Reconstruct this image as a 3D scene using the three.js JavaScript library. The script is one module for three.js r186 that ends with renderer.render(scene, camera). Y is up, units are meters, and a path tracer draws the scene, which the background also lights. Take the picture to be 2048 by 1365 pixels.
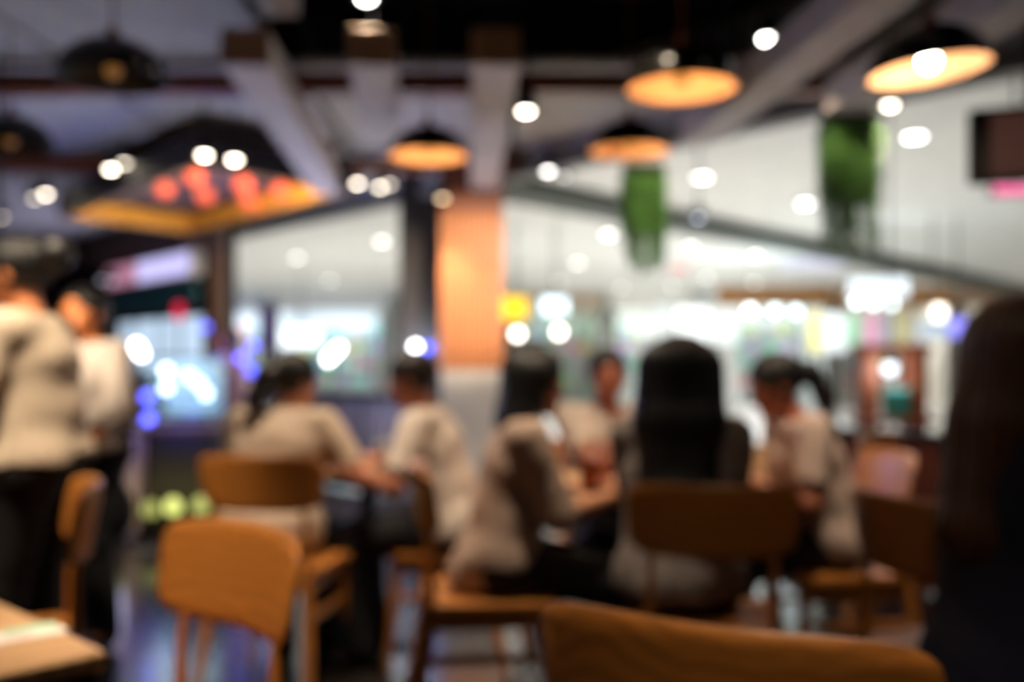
import * as THREE from 'three';
import { RoundedBoxGeometry } from 'three/addons/geometries/RoundedBoxGeometry.js';
import { mergeGeometries } from 'three/addons/utils/BufferGeometryUtils.js';
import { RectAreaLightUniformsLib } from 'three/addons/lights/RectAreaLightUniformsLib.js';

// ------------------------------------------------------------------ camera, exposure
const W = 2048, H = 1365, F = 1900, EYE = 1.18, HOR = 725;      // photo size, focal length in pixels, eye height, horizon row
const scene = new THREE.Scene();
scene.background = new THREE.Color(0x000000);
const camera = new THREE.PerspectiveCamera(2 * Math.atan(H / 2 / F) * 180 / Math.PI, W / H, 0.05, 150);
camera.position.set(0, EYE, 0);
camera.setViewOffset(W, H, 0, H / 2 - HOR, W, H);               // shifted lens: uprights stay upright
const FOCUS = 0.55, BLUR = 44;                                  // focused close: far points spread to 44 px discs
camera.focus = FOCUS;
camera.userData.fStop = camera.getFocalLength() / 1000 / (BLUR * FOCUS / F);
const renderer = new THREE.WebGLRenderer();
renderer.toneMapping = THREE.LinearToneMapping;
renderer.toneMappingExposure = 1.0;
renderer.shadowMap.enabled = true;
RectAreaLightUniformsLib.init();
const MALL_LAMP = 58, SPOT_LAMP = 7.5, PENDANT_LAMP = 0.24;      // candela of the three kinds of lamp

// ------------------------------------------------------------------ helpers
let seed = 7;
const rnd = () => { seed = (seed * 1664525 + 1013904223) >>> 0; return seed / 4294967296; };
const rr = (a, b) => a + (b - a) * rnd();
const V = (x, y, z) => new THREE.Vector3(x, y, z);
const at = (px, py, d) => V((px - W / 2) * d / F, EYE + (HOR - py) * d / F, -d);        // a point seen at a pixel, d metres ahead
const onH = (px, py, h) => at(px, py, (h - EYE) * F / (HOR - py));                       // the same at a known height
const used = {};
const numbered = (n) => { used[n] = (used[n] ?? -1) + 1; return used[n] ? n + '_' + String(used[n]).padStart(3, '0') : n; };
function finish(o) { o.traverse((m) => { if (m.isMesh) { m.castShadow = true; m.receiveShadow = true; } }); return o; }
function tag(o, label, category, group) { o.userData.label = label; o.userData.category = category; if (group) o.userData.group = group; return o; }
function thing(name, label, category, p = [0, 0, 0], turn = 0, group) {
  const o = new THREE.Group(); o.name = numbered(name); o.position.set(...p); o.rotation.y = turn; scene.add(o);
  return tag(o, label, category, group);
}
function part(parent, name, geo, mat, label) {
  const m = new THREE.Mesh(geo, mat); m.name = name; m.castShadow = m.receiveShadow = true; parent.add(m);
  if (label) m.userData.label = label;
  return m;
}
function struct(name, geo, mat, parent) {
  const m = geo ? new THREE.Mesh(geo, mat) : new THREE.Group(); m.name = parent ? name : numbered(name); m.castShadow = m.receiveShadow = true;
  (parent ?? scene).add(m); if (!parent) m.userData.kind = 'structure'; return m;
}
function copyOf(o, p, turn, label, group) {
  const c = o.clone(); c.name = numbered(o.name.replace(/_\d{3}$/, '')); c.position.set(...p); c.rotation.y = turn; scene.add(c);
  c.userData = { ...o.userData, label }; if (group) c.userData.group = group; return c;
}
function uvm(g) {                                               // uv in metres, taken across each face's main axis
  const p = g.attributes.position, n = g.attributes.normal, uv = new Float32Array(p.count * 2);
  for (let i = 0; i < p.count; i++) {
    const ax = Math.abs(n.getX(i)), ay = Math.abs(n.getY(i)), az = Math.abs(n.getZ(i)), x = p.getX(i), y = p.getY(i), z = p.getZ(i);
    if (ay >= ax && ay >= az) { uv[2 * i] = x; uv[2 * i + 1] = z; } else if (ax >= az) { uv[2 * i] = z; uv[2 * i + 1] = y; } else { uv[2 * i] = x; uv[2 * i + 1] = y; }
  }
  return g.setAttribute('uv', new THREE.BufferAttribute(uv, 2));
}
const box = (w, h, d, r = 0.004, c = [0, 0, 0]) => uvm((r ? new RoundedBoxGeometry(w, h, d, 2, Math.min(r, w / 2.01, h / 2.01, d / 2.01)) : new THREE.BoxGeometry(w, h, d))).translate(...c);
const cyl = (r0, r1, h, c = [0, 0, 0], n = 20) => new THREE.CylinderGeometry(r0, r1, h, n).translate(...c);
const sph = (r, c = [0, 0, 0], sx = 1, sy = 1, sz = 1) => new THREE.SphereGeometry(r, 20, 14).scale(sx, sy, sz).translate(...c);
const joined = (list) => mergeGeometries(list.map((g) => { const q = g.index ? g.toNonIndexed() : g.clone(); for (const k of Object.keys(q.attributes)) if (!['position', 'normal', 'uv'].includes(k)) q.deleteAttribute(k); return q; }));
function bar(p0, p1, w, h, r = 0.004) {                         // a straight bar between two points, w across and h deep
  const d = p1.clone().sub(p0), L = d.length(), g = box(w, h, L, r), m = new THREE.Matrix4().lookAt(p1, p0, V(0, 1, Math.abs(d.y) > 0.99 * L ? 1 : 0));
  return g.applyMatrix4(m.setPosition(p0.clone().add(p1).multiplyScalar(0.5)));
}
function limb(points, radii, n = 10, flat = 1) {                // a tapering round rod through points
  const c = new THREE.CatmullRomCurve3(points.map((p) => p.isVector3 ? p : V(...p))), steps = Math.max(8, points.length * 5), fr = c.computeFrenetFrames(steps), pos = [], idx = [], uv = [];
  const R = (t) => { const s = t * (radii.length - 1), i = Math.min(radii.length - 2, Math.floor(s)); return radii[i] + (radii[i + 1] - radii[i]) * (s - i); };
  for (let i = 0; i <= steps; i++) {
    const t = i / steps, p = c.getPointAt(t), r = R(t);
    for (let k = 0; k < n; k++) {
      const a = k / n * 2 * Math.PI, q = p.clone().addScaledVector(fr.normals[i], Math.cos(a) * r).addScaledVector(fr.binormals[i], Math.sin(a) * r * flat);
      pos.push(q.x, q.y, q.z); uv.push(k / n * 0.1, t * c.getLength());
    }
  }
  for (let i = 0; i < steps; i++) for (let k = 0; k < n; k++) { const a = i * n + k, b = i * n + (k + 1) % n; idx.push(a, b, a + n, b, b + n, a + n); }
  for (const [row, flip] of [[0, 0], [steps, 1]]) { const p = c.getPointAt(row / steps), v = pos.length / 3; pos.push(p.x, p.y, p.z); uv.push(0, 0); for (let k = 0; k < n; k++) { const a = row * n + k, b = row * n + (k + 1) % n; flip ? idx.push(a, b, v) : idx.push(b, a, v); } }
  const g = new THREE.BufferGeometry(); g.setAttribute('position', new THREE.Float32BufferAttribute(pos, 3)); g.setAttribute('uv', new THREE.Float32BufferAttribute(uv, 2)); g.setIndex(idx); g.computeVertexNormals(); return g;
}
function slab(points, y0, y1) {                                 // a flat floor or ceiling piece from [x, z] points
  const s = new THREE.Shape(points.map(([x, z]) => new THREE.Vector2(x, -z)));
  return uvm(new THREE.ExtrudeGeometry(s, { depth: y1 - y0, bevelEnabled: false }).rotateX(-Math.PI / 2).translate(0, y0, 0));
}
// textures: tileable layered noise
function noiseGrid(n, cells) { const g = new Float32Array(cells * cells).map(rnd); return (x, y) => { const u = x / n * cells, v = y / n * cells, i = Math.floor(u), j = Math.floor(v), a = u - i, b = v - j, s = a * a * (3 - 2 * a), t = b * b * (3 - 2 * b), q = (p, r) => g[((r % cells + cells) % cells) * cells + ((p % cells + cells) % cells)]; return (q(i, j) * (1 - s) + q(i + 1, j) * s) * (1 - t) + (q(i, j + 1) * (1 - s) + q(i + 1, j + 1) * s) * t; }; }
function tex(n, f, perMetre, srgb = true) {
  const d = new Uint8Array(n * n * 4);
  for (let y = 0; y < n; y++) for (let x = 0; x < n; x++) { const c = f(x, y), o = (y * n + x) * 4; for (let k = 0; k < 3; k++) d[o + k] = Math.max(0, Math.min(255, 255 * (c.length ? c[k] : c))); d[o + 3] = 255; }
  const t = new THREE.DataTexture(d, n, n); t.wrapS = t.wrapT = THREE.RepeatWrapping; t.magFilter = THREE.LinearFilter; t.repeat.set(perMetre, perMetre); if (srgb) t.colorSpace = THREE.SRGBColorSpace; t.needsUpdate = true; return t;
}
const a4 = noiseGrid(256, 4), a16 = noiseGrid(256, 16), a64 = noiseGrid(256, 64), a128 = noiseGrid(256, 128);
const grain = tex(256, (x, y) => { const w = a4(x, y) * 30 + a16(x * 0.5, y) * 8, r = 0.5 + 0.5 * Math.sin((x + w) * 2 * Math.PI / 16), v = 0.8 + 0.12 * r + 0.08 * a64(x * 4, y * 0.5); return v; }, 2);
const weave = tex(256, (x, y) => 0.9 + 0.1 * a128(x, y) * ((x + y) % 4 < 2 ? 1 : 0.7), 6);
const mottled = tex(256, (x, y) => 0.86 + 0.08 * a16(x, y) + 0.06 * a64(x, y), 0.6);
const strands = tex(256, (x, y) => 0.65 + 0.35 * a128(x, y * 0.06), 3);
const std = (color, roughness = 0.6, o = {}) => new THREE.MeshStandardMaterial({ color, roughness, ...o });
const phys = (color, roughness = 0.5, o = {}) => new THREE.MeshPhysicalMaterial({ color, roughness, ...o });
const glow = (color, power, base = 0x222222) => new THREE.MeshStandardMaterial({ color: base, roughness: 0.5, emissive: color, emissiveIntensity: power });
const M = {
  chair: phys(0xca8038, 0.38, { map: grain, clearcoat: 0.3, clearcoatRoughness: 0.25 }),
  table: phys(0xd8ab7c, 0.4, { map: grain, clearcoat: 0.2 }),
  black: std(0x0b0a0c, 0.5), blackGloss: phys(0x0a0908, 0.2), void: std(0x0a090b, 0.95), steel: std(0x3a3a3e, 0.35, { metalness: 0.8 }),
  panel: std(0xd6d2cc, 0.85, { map: mottled }), redWood: std(0x96502f, 0.5, { map: grain }), paleBeam: std(0xe4d8d0, 0.7, { map: mottled }), brownEnd: std(0xb08a68, 0.6, { map: grain }),
  fascia: std(0x6d6b68, 0.6), yellow: std(0xe0a53c, 0.5, { map: grain }), darkBrown: std(0x20130f, 0.5, { map: grain }), slat: std(0xd88a56, 0.5, { map: grain }), slatBack: std(0x7a4a28, 0.8),
  white: std(0xd9d8d4, 0.6, { map: mottled }), mallCeil: std(0xe4e4de, 0.8, { map: mottled }), mallFloor: phys(0xd2d0cd, 0.22, { map: mottled }), floor: phys(0x282321, 0.14, { map: mottled }), teal: std(0x1f5a66, 0.5),
  cream: std(0xd9c8b4, 0.85, { map: weave }), copper: std(0x8a4a1e, 0.35, { metalness: 0.6 }), gold: std(0xf0c89c, 0.5), leaf: phys(0x68a644, 0.6, { transmission: 0.4, thickness: 0 }), glass: phys(0xffffff, 0.04, { transmission: 1, thickness: 0 }),
};

// ------------------------------------------------------------------ the shell
// the restaurant's open edge runs slantwise; the mall lies beyond it
const EDGE = (x) => -5.47 + (x - 1.77) * 1.0907;
const rest = [[-14, 4], [10.45, 4], [-14, EDGE(-14)]], mall = [[10.45, 4], [26, 4], [26, -42], [-14, -42], [-14, EDGE(-14)]];
struct('floor', slab(rest, -0.1, 0), M.floor);
struct('floor', slab(mall, -0.1, 0), M.mallFloor);
struct('wall_back', box(40.4, 3.7, 0.2, 0, [6, 1.8, 4.1]), M.darkBrown);
struct('wall_left', box(0.2, 3.7, 46, 0, [-14.1, 1.8, -19]), std(0x6b5a50, 0.8));
struct('wall_right', box(0.2, 3.7, 46, 0, [26.1, 1.8, -19]), M.white);
struct('wall_far', box(40.4, 3.7, 0.2, 0, [6, 1.8, -42.1]), M.white);
const CEIL = 3.2;
struct('ceiling', slab(mall, CEIL, CEIL + 0.15), M.mallCeil);
const ceiling = struct('ceiling');
struct('ceiling_slab', slab(rest, 3.3, 3.4), M.void, ceiling);
// suspended pale panels, cut along the slanted edge
function clip(poly) { const out = [], s = ([x, z]) => z - EDGE(x) - 0.08; poly.forEach((a, i) => { const b = poly[(i + 1) % poly.length], sa = s(a), sb = s(b); if (sa >= 0) out.push(a); if (sa * sb < 0) { const t = sa / (sa - sb); out.push([a[0] + (b[0] - a[0]) * t, a[1] + (b[1] - a[1]) * t]); } }); return out; }
const zs = [-0.7, -2.95, -5.12, -7.22, -9.4, -11.6, -13.8];
for (let i = -6; i < 4; i++) for (let k = 0; k < 6; k++) {
  const x0 = i * 1.2 + 0.02, x1 = i * 1.2 + 1.18, z0 = zs[k] - 0.02, z1 = zs[k + 1] + 0.02;
  if (k < 2 && i > -2) continue;
  const p = clip([[x0, z0], [x1, z0], [x1, z1], [x0, z1]]);
  if (p.length > 2) struct('ceiling_panel', slab(p, 2.8, 2.83), M.panel, ceiling);
}
struct('ceiling_panel', slab([[-1.16, -3.1], [-0.66, -3.1], [-1.0, -4.45], [-1.16, -4.45]], 2.8, 2.83), M.panel, ceiling);
// bulkhead along the edge, with a grey lip below it
const e0 = V(10.4, 0, EDGE(10.4)), e1 = V(-13.9, 0, EDGE(-13.9));
struct('trim_1', bar(e0.clone().setY(3.0), e1.clone().setY(3.0), 0.1, 0.6, 0), M.white);
struct('trim_2', bar(e0.clone().setY(2.66), e1.clone().setY(2.66), 0.16, 0.12), M.fascia);
// dark slot across the mall ceiling
struct('trim_3', bar(onH(985, 352, CEIL).setY(CEIL - 0.09), onH(2035, 572, CEIL).setY(CEIL - 0.09), 0.55, 0.22, 0.01), std(0x4a4f4a, 0.7));
// cross beams and the pale beams hung under them
function beam(p0, p1, w, h, mat, label, cat = 'ceiling beam', caps = false) {
  const b = thing('ceiling_beam', label, cat); part(b, 'beam', bar(p0, p1, w, h, 0.006), mat);
  if (caps) { const d = p1.clone().sub(p0).normalize(); part(b, 'end_cap', bar(p0.clone().addScaledVector(d, -0.02), p0.clone(), w + 0.004, h + 0.004, 0.004), M.brownEnd, 'brown wooden end of the pale beam'); }
  for (const t of [0.08, 0.5, 0.92]) { const q = p0.clone().lerp(p1, t); part(b, 'hanger_rod', cyl(0.006, 0.006, 3.3 - q.y - h / 2, [q.x, (3.3 + q.y + h / 2) / 2, q.z], 8), M.steel); }
  return b;
}
beam(V(-7, 2.7, -5.2), V(1.95, 2.7, -5.2), 0.12, 0.11, M.redWood, 'long reddish brown crossbeam behind the ends of the pale beams');
beam(V(-7, 2.7, -7.3), V(0.02, 2.7, -7.3), 0.12, 0.11, M.redWood, 'reddish brown crossbeam further back, above the row of paired spotlights');
beam(V(-1.12, 2.505, -4.0), V(-1.38, 2.505, -7.1), 0.2, 0.15, M.paleBeam, 'pale beam slanting down towards the yellow ceiling frame', 'ceiling beam', true);
beam(V(-0.59, 2.505, -4.0), V(-0.74, 2.505, -5.5), 0.2, 0.15, M.paleBeam, 'short pale beam between the slanting one and the centre one', 'ceiling beam', true);
beam(V(-0.07, 2.505, -4.0), V(-0.2, 2.505, -6.85), 0.2, 0.15, M.paleBeam, 'upright looking pale beam leading to the orange slatted column', 'ceiling beam', true);
beam(V(1.5, 2.505, -1.5), V(1.06, 2.505, -5.45), 0.2, 0.15, M.paleBeam, 'pale diagonal beam between the two biggest pendant lamps');
beam(V(2.02, 2.505, -1.5), V(1.66, 2.505, -4.75), 0.2, 0.15, M.paleBeam, 'pale diagonal beam cut by the top right corner of the picture');

// slatted column with a white foot, the dark pillar behind it, the slim brown post
{
  const x0 = -0.535, x1 = -0.075, z = -7.1, c = struct('pillar_1');
  struct('pillar_core', box(0.42, 3.3, 0.4, 0, [(x0 + x1) / 2, 1.65, z - 0.23]), M.slatBack, c);
  struct('pillar_foot', box(0.46, 1.12, 0.46, 0.01, [(x0 + x1) / 2, 0.56, z - 0.23]), M.white, c);
  struct('pillar_head', box(0.47, 0.99, 0.49, 0.01, [(x0 + x1) / 2, 2.805, z - 0.23]), M.redWood, c);
  const n = 11, w = (x1 - x0) / n;
  for (let i = 0; i < n; i++) for (const s of [0, 1]) struct('slat', box(w * 0.66, 1.19, 0.03, 0.004, [x0 + w * (i + 0.5), 1.715, z - 0.015 - s * 0.43]), M.slat, c);
  for (let i = 0; i < 10; i++) for (const s of [0, 1]) struct('slat', box(0.03, 1.19, w * 0.66, 0.004, [s ? x1 - 0.01 : x0 + 0.01, 1.715, z - 0.05 - i * w]), M.slat, c);
  struct('pillar_2', box(0.36, 3.3, 0.3, 0.01, [-0.79, 1.65, -8.3]), std(0x120c0b, 0.5));
  struct('pillar_3', box(0.13, 3.3, 0.13, 0.01, [-3.06, 1.65, -9.9]), std(0x7d5f50, 0.6, { map: grain }));
}

// ------------------------------------------------------------------ lamps
function spotLamp(parent, p, to, color, power, angle = 0.62, penumbra = 0.7, radius = 1.5) {
  const l = new THREE.SpotLight(color, power, 0, angle, penumbra, 2); l.name = 'light'; l.position.copy(p); l.target.position.copy(to); l.castShadow = true; l.shadow.radius = radius; parent.add(l); parent.add(l.target); return l;
}
const WARM = new THREE.Color(1, 0.8, 0.58), COOL = new THREE.Color(1, 0.985, 0.96);
const lensCache = {};
const lens = (tone, power) => lensCache[tone + power] ??= glow(tone === 'warm' ? new THREE.Color(1, 0.86, 0.68) : tone === 'amber' ? new THREE.Color(1, 0.72, 0.42) : tone === 'blue' ? new THREE.Color(0.75, 0.82, 1) : new THREE.Color(1, 0.97, 0.92), power);
const canGeo = cyl(0.045, 0.05, 0.1, [0, 0.05, 0]), ringGeo = new THREE.TorusGeometry(0.046, 0.006, 8, 24).rotateX(Math.PI / 2), lensGeo = sph(0.03, [0, 0, 0], 1, 0.5, 1);
// small ceiling spotlights: pixel, height, lens brightness, aim, label
function ceilingSpot(px, py, h, bright, tone, lit, label, group, aim, cone = 0.62) {
  const p = px === null ? V(...py) : onH(px, py, h), o = thing('ceiling_spotlight', label, 'spotlight', [p.x, p.y, p.z], 0, group);
  part(o, 'housing', canGeo, M.black); part(o, 'trim_ring', ringGeo, M.steel); part(o, 'lamp_lens', lensGeo, lens(tone, bright * 1.5));
  part(o, 'mounting_rod', cyl(0.008, 0.008, Math.max(0.02, 3.3 - p.y - 0.1), [0, 0.1 + (3.3 - p.y - 0.1) / 2, 0], 8), M.black);
  if (lit) spotLamp(o, V(0, -0.035, 0), aim ? V(aim[0] - p.x, aim[1] - p.y, aim[2] - p.z) : V(0.05, -2, 0.15), WARM, SPOT_LAMP * lit, cone);
  return o;
}
ceilingSpot(1535, 77, 2.68, 24, 'cool', 1.0, 'brightest white ceiling spotlight above the big pendant lamp', null, [1.76, 1.95, -5.0], 0.4);
ceilingSpot(1455, 136, 2.68, 1.2, 'warm', 0, 'dim ceiling spotlight just below the brightest white one');
ceilingSpot(1457, 238, 2.6, 14, 'warm', 0.6, 'warm spotlight right under the biggest pendant lamp, beside the diagonal beam', null, [0.88, 2.1, -6.3]);
ceilingSpot(1052, 222, 2.4, 16, 'warm', 7.5, 'bright lone spotlight just right of the upright looking pale beam', null, [-0.31, 1.78, -7.1], 0.3);
ceilingSpot(1096, 342, 2.58, 11, 'cool', 1, 'brighter of the two overlapping spotlights right of the slatted column head');
ceilingSpot(1128, 352, 2.58, 2.0, 'cool', 0, 'dimmer of the two overlapping spotlights right of the slatted column head');
ceilingSpot(885, 396, 2.37, 5, 'amber', 1.0, 'amber spotlight at the head of the orange slatted column', null, [-0.4, 1.0, -7.0]);
ceilingSpot(715, 366, 2.62, 14, 'warm', 1, 'single spotlight at the foot of the slanting pale beam');
ceilingSpot(760, 374, 2.62, 12, 'warm', 1, 'nearer of the two overlapping spotlights left of the small pendant lamp');
ceilingSpot(779, 368, 2.63, 5, 'warm', 0, 'fainter of the two overlapping spotlights left of the small pendant lamp');
ceilingSpot(409, 310, 2.46, 20, 'warm', 1, 'left spotlight of the close pair above the red lanterns');
ceilingSpot(469, 319, 2.46, 20, 'warm', 1, 'right spotlight of the close pair above the red lanterns');
ceilingSpot(222, 338, 2.6, 20, 'warm', 1, 'brighter of the overlapping pair left of the yellow ceiling frame');
ceilingSpot(249, 326, 2.62, 6, 'warm', 0, 'fainter of the overlapping pair left of the yellow ceiling frame');
ceilingSpot(92, 388, 2.6, 16, 'warm', 1, 'brighter spotlight of the pair above the dark haired waitress');
ceilingSpot(69, 396, 2.6, 5, 'warm', 0, 'fainter spotlight of the pair above the dark haired waitress');
ceilingSpot(4, 434, 2.58, 4, 'warm', 0, 'faint spotlight cut by the left picture edge above the waitress');
ceilingSpot(152, 157, 2.7, 1.6, 'warm', 0, 'dim spotlight in front of the reddish crossbeam beside a black pendant');
ceilingSpot(733, -4, 2.72, 20, 'cool', 1, 'spotlight cut by the upper picture edge above the short beam');
ceilingSpot(1780, 210, 2.5, 11, 'warm', 0.6, 'warm spotlight hanging in front of the hanging plant, under the tilted pendant');
ceilingSpot(1754, 141, 2.66, 1.2, 'warm', 0, 'dim spotlight just left of the tilted pendant lamp');
ceilingSpot(1397, 435, 2.42, 4, 'blue', 0, 'faint bluish spotlight below the right hanging mall ceiling lights');
ceilingSpot(205, 560, 2.05, 1.6, 'blue', 0, 'faint lilac lamp beside the waitress head, left of its twin');
ceilingSpot(226, 561, 2.05, 1.6, 'blue', 0, 'faint lilac lamp right of its twin, beside the pink light box');
// more of the same spotlights overhead, above the camera's frame, that light the near seats
const over = 'ceiling spotlights overhead';
for (const [x, z, k, aim, cone, h = 2.75] of [[-0.75, -1.2, 2.4, [-0.55, 0.72, -1.8], 0.26], [-1.0, -1.25, 1.6, [-0.78, 0.75, -1.45], 0.2], [0.1, -0.35, 1.0, [0.3, 0.8, -1.1]], [-1.35, -2.2, 3.4, [-1.4, 1.15, -2.85], 0.34], [-0.1, -2.75, 1.9, [-0.03, 1.0, -3.05]], [0.55, -0.8, 0.2, [0.72, 0.75, -2.4], 0.3], [1.1, -2.85, 1.7, [1.12, 0.95, -3.4]], [0.35, -3.2, 1.4, [0.38, 1.0, -3.9]], [-2.45, -2.2, 5, [-1.77, 1.38, -3.85], 0.22, 2.35], [-0.8, -3.45, 1.9, [-0.7, 0.9, -3.8]]])
  ceilingSpot(null, [x, h, z], 0, 10, 'warm', k, 'small black ceiling spotlight overhead above the near chairs', over, aim, cone ?? 0.42);

// pendant lamps with black domes and golden insides
const domeOut = [], domeIn = [];
for (let i = 0; i <= 12; i++) { const a = i / 12 * Math.PI / 2; domeOut.push(new THREE.Vector2(0.024 + 0.18 * Math.sin(a), 0.15 * Math.cos(a))); domeIn.push(new THREE.Vector2(0.018 + 0.18 * Math.sin(a), 0.143 * Math.cos(a))); }
const shadeGeo = new THREE.LatheGeometry(domeOut, 48), linerGeo = new THREE.LatheGeometry(domeIn, 48), rimGeo = new THREE.TorusGeometry(0.201, 0.004, 8, 48).rotateX(Math.PI / 2);
function pendant(px, py, d, label, bulbPower, tilt, lampCandela = PENDANT_LAMP, scale = 1) {
  const p = at(px, py, d), o = thing('pendant_lamp', label, 'pendant lamp', [p.x, p.y, p.z], 0);
  const top = 3.3 - p.y;
  part(o, 'lamp_shade', shadeGeo, M.blackGloss, 'black domed shade').rotation.z = tilt; part(o, 'shade_liner', linerGeo, lampCandela < 0.1 ? M.black : M.gold, lampCandela < 0.1 ? 'black inner face of the shade' : 'golden inner face of the shade').rotation.z = tilt; part(o, 'rim', rimGeo, M.black).rotation.z = tilt;
  const so = part(o, 'socket', cyl(0.022, 0.03, 0.09, [0, 0.1, 0]), M.copper, 'copper lamp socket'); part(o, 'cap', cyl(0.02, 0.034, 0.05, [0, 0.17, 0]), M.copper);
  part(so, 'bulb', sph(0.03, [0, 0.035, 0]), glow(bulbPower > 10 ? new THREE.Color(1, 0.9, 0.75) : new THREE.Color(1, 0.42, 0.08), bulbPower)); part(o, 'cord', cyl(0.006, 0.006, top - 0.18, [0, 0.18 + (top - 0.18) / 2, 0], 8), M.copper); part(o, 'ceiling_rose', cyl(0.05, 0.05, 0.02, [0, top - 0.01, 0]), M.black);
  const l = new THREE.PointLight(new THREE.Color(1, 0.57, 0.26), lampCandela, 0, 2); l.name = 'light'; l.position.set(0, 0.035, 0); l.castShadow = true; l.shadow.radius = 1.4; o.add(l);
  return o;
}
pendant(857, 313, 4.9, 'small black pendant lamp glowing orange beside the upright looking beam', 0.7, 0);
pendant(1259, 303, 4.75, 'small black pendant lamp glowing orange above a hanging plant', 0.7, 0);
pendant(1363, 178, 3.5, 'large black pendant lamp glowing orange in the upper middle', 0.7, 0);
pendant(1858, 142, 3.3, 'large black pendant lamp with a white hot bulb near the diagonal beam', 60, 0.1);
pendant(226, 160, 3.6, 'unlit looking black pendant lamp in front of the bluish ceiling', 0.2, 0, 0.02);
pendant(20, 295, 4.6, 'dark pendant lamp at the left picture edge under the ceiling panels', 0.2, 0, 0.02);

// yellow hanging frame with red lanterns inside
{
  const A = onH(400, 285, 2.6), B = onH(690, 345, 2.6), D = onH(130, 400, 2.6), C = B.clone().add(D).sub(A), y = 2.53;
  const f = thing('ceiling_frame', 'yellow wooden frame hung under the ceiling around red lanterns', 'ceiling frame');
  for (const [p, q, m] of [[A, B, M.darkBrown], [A, D, M.darkBrown], [B, C, M.yellow], [D, C, M.yellow]]) { const P = p.clone().setY(y), Q = q.clone().setY(y); part(f, 'rail', bar(P, Q, 0.05, 0.17, 0.006), M.yellow); part(f, 'outer_board', bar(P.clone().add(V(0, 0.02, 0)), Q.clone().add(V(0, 0.02, 0)), 0.02, 0.2, 0.004).translate(...(m === M.darkBrown ? [0.035 * (q === B ? 1 : -1), 0, 0.035] : [0.035 * (p === B ? 1 : -1), 0, -0.035])), M.darkBrown); }
  for (const [p, q] of [[A, B], [A, D]]) { const n = p.clone().lerp(q, 0.5), c = C.clone().sub(A).setY(0).normalize(), a = p.clone().lerp(q, 0.04).addScaledVector(c, 0.06).setY(2.6), b = p.clone().lerp(q, 0.96).addScaledVector(c, 0.06).setY(2.6); part(f, 'led_tube', bar(a, b, 0.015, 0.015, 0.004), glow(new THREE.Color(1, 0.75, 0.35), 2), 'warm lit tube inside the frame'); const L = new THREE.RectAreaLight(new THREE.Color(1, 0.72, 0.34), 950, a.distanceTo(b), 0.015); L.name = 'light'; L.position.copy(a).lerp(b, 0.5).addScaledVector(c, 0.012); L.lookAt(L.position.clone().add(V(-(b.z - a.z), 0, b.x - a.x).multiplyScalar(q === B ? -1 : 1).normalize()).add(V(0, -0.25, 0))); f.add(L); }
  part(f, 'top_board', slab([A, B, C, D].map((p) => [p.x, p.z]), 2.632, 2.645), std(0x86706e, 0.8, { map: mottled }));
  for (const p of [A, B, C, D]) part(f, 'hanger_rod', cyl(0.006, 0.006, 0.2, [p.x, 2.71, p.z], 8), M.steel);
  [[330, 380, 'leftmost red lantern inside the yellow ceiling frame'], [390, 355, 'red lantern highest up inside the yellow ceiling frame'], [410, 392, 'red lantern in the middle of the yellow ceiling frame'], [487, 370, 'brightest red lantern inside the yellow ceiling frame'], [497, 402, 'lowest red lantern inside the yellow ceiling frame'], [562, 382, 'rightmost red lantern inside the yellow ceiling frame']].forEach(([px, py, label]) => {
    const p = onH(px, py, 2.55), o = thing('red_lantern', label, 'lantern', [p.x, p.y, p.z]);
    const prof = []; for (let i = 0; i <= 10; i++) { const a = i / 10 * Math.PI; prof.push(new THREE.Vector2(0.012 + 0.062 * Math.sin(a), -0.06 * Math.cos(a))); }
    part(o, 'lantern_shade', new THREE.LatheGeometry(prof, 20), glow(new THREE.Color(1, 0.2, 0.1), 1.0, 0xa02a18)); part(o, 'cap', cyl(0.02, 0.02, 0.012, [0, 0.064, 0]), M.copper); part(o, 'base_ring', cyl(0.02, 0.02, 0.012, [0, -0.064, 0]), M.copper); part(o, 'cord', cyl(0.004, 0.004, 0.02, [0, 0.075, 0], 6), M.black);
    const l = new THREE.PointLight(new THREE.Color(1, 0.2, 0.1), 0.05, 0, 2); l.name = 'light'; l.castShadow = true; l.shadow.radius = 3; o.add(l);
  });
}

// mall downlights, set where the photo shows them in the ceiling, and the same grid beyond the frame
const dlRing = new THREE.TorusGeometry(0.085, 0.012, 8, 28).rotateX(Math.PI / 2), dlLens = cyl(0.08, 0.08, 0.012, [0, -0.004, 0], 28), dlMat = glow(new THREE.Color(1, 0.98, 0.93), 14);
function downlight(p, label, power = 1, group) {
  const o = thing('mall_downlight', label, 'downlight', [p.x, CEIL - 0.012, p.z], 0, group);
  part(o, 'trim_ring', dlRing, M.white); part(o, 'lamp_lens', dlLens, dlMat);
  spotLamp(o, V(0, -0.03, 0), V(0, -3, 0), COOL, MALL_LAMP * power, 1.15, 0.8, 4); return o;
}
downlight(onH(1829, 270, CEIL), 'round mall downlight nearest the television, largest of all', 0.9); downlight(onH(1404, 352, CEIL), 'round mall downlight between the two hanging plants, upper one', 0.9); downlight(onH(1611, 405, CEIL), 'round mall downlight just left of the bigger hanging plant', 0.9);
downlight(onH(1218, 467, CEIL), 'round mall downlight touching the left side of the smaller hanging plant'); downlight(onH(1382, 492, CEIL), 'round mall downlight just under the dark ceiling slot, right of the smaller plant'); downlight(onH(1156, 525, CEIL), 'round mall downlight left of the smaller hanging plant foot'); downlight(onH(1930, 578, CEIL), 'bright mall downlight beside the brown haired woman');
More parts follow.
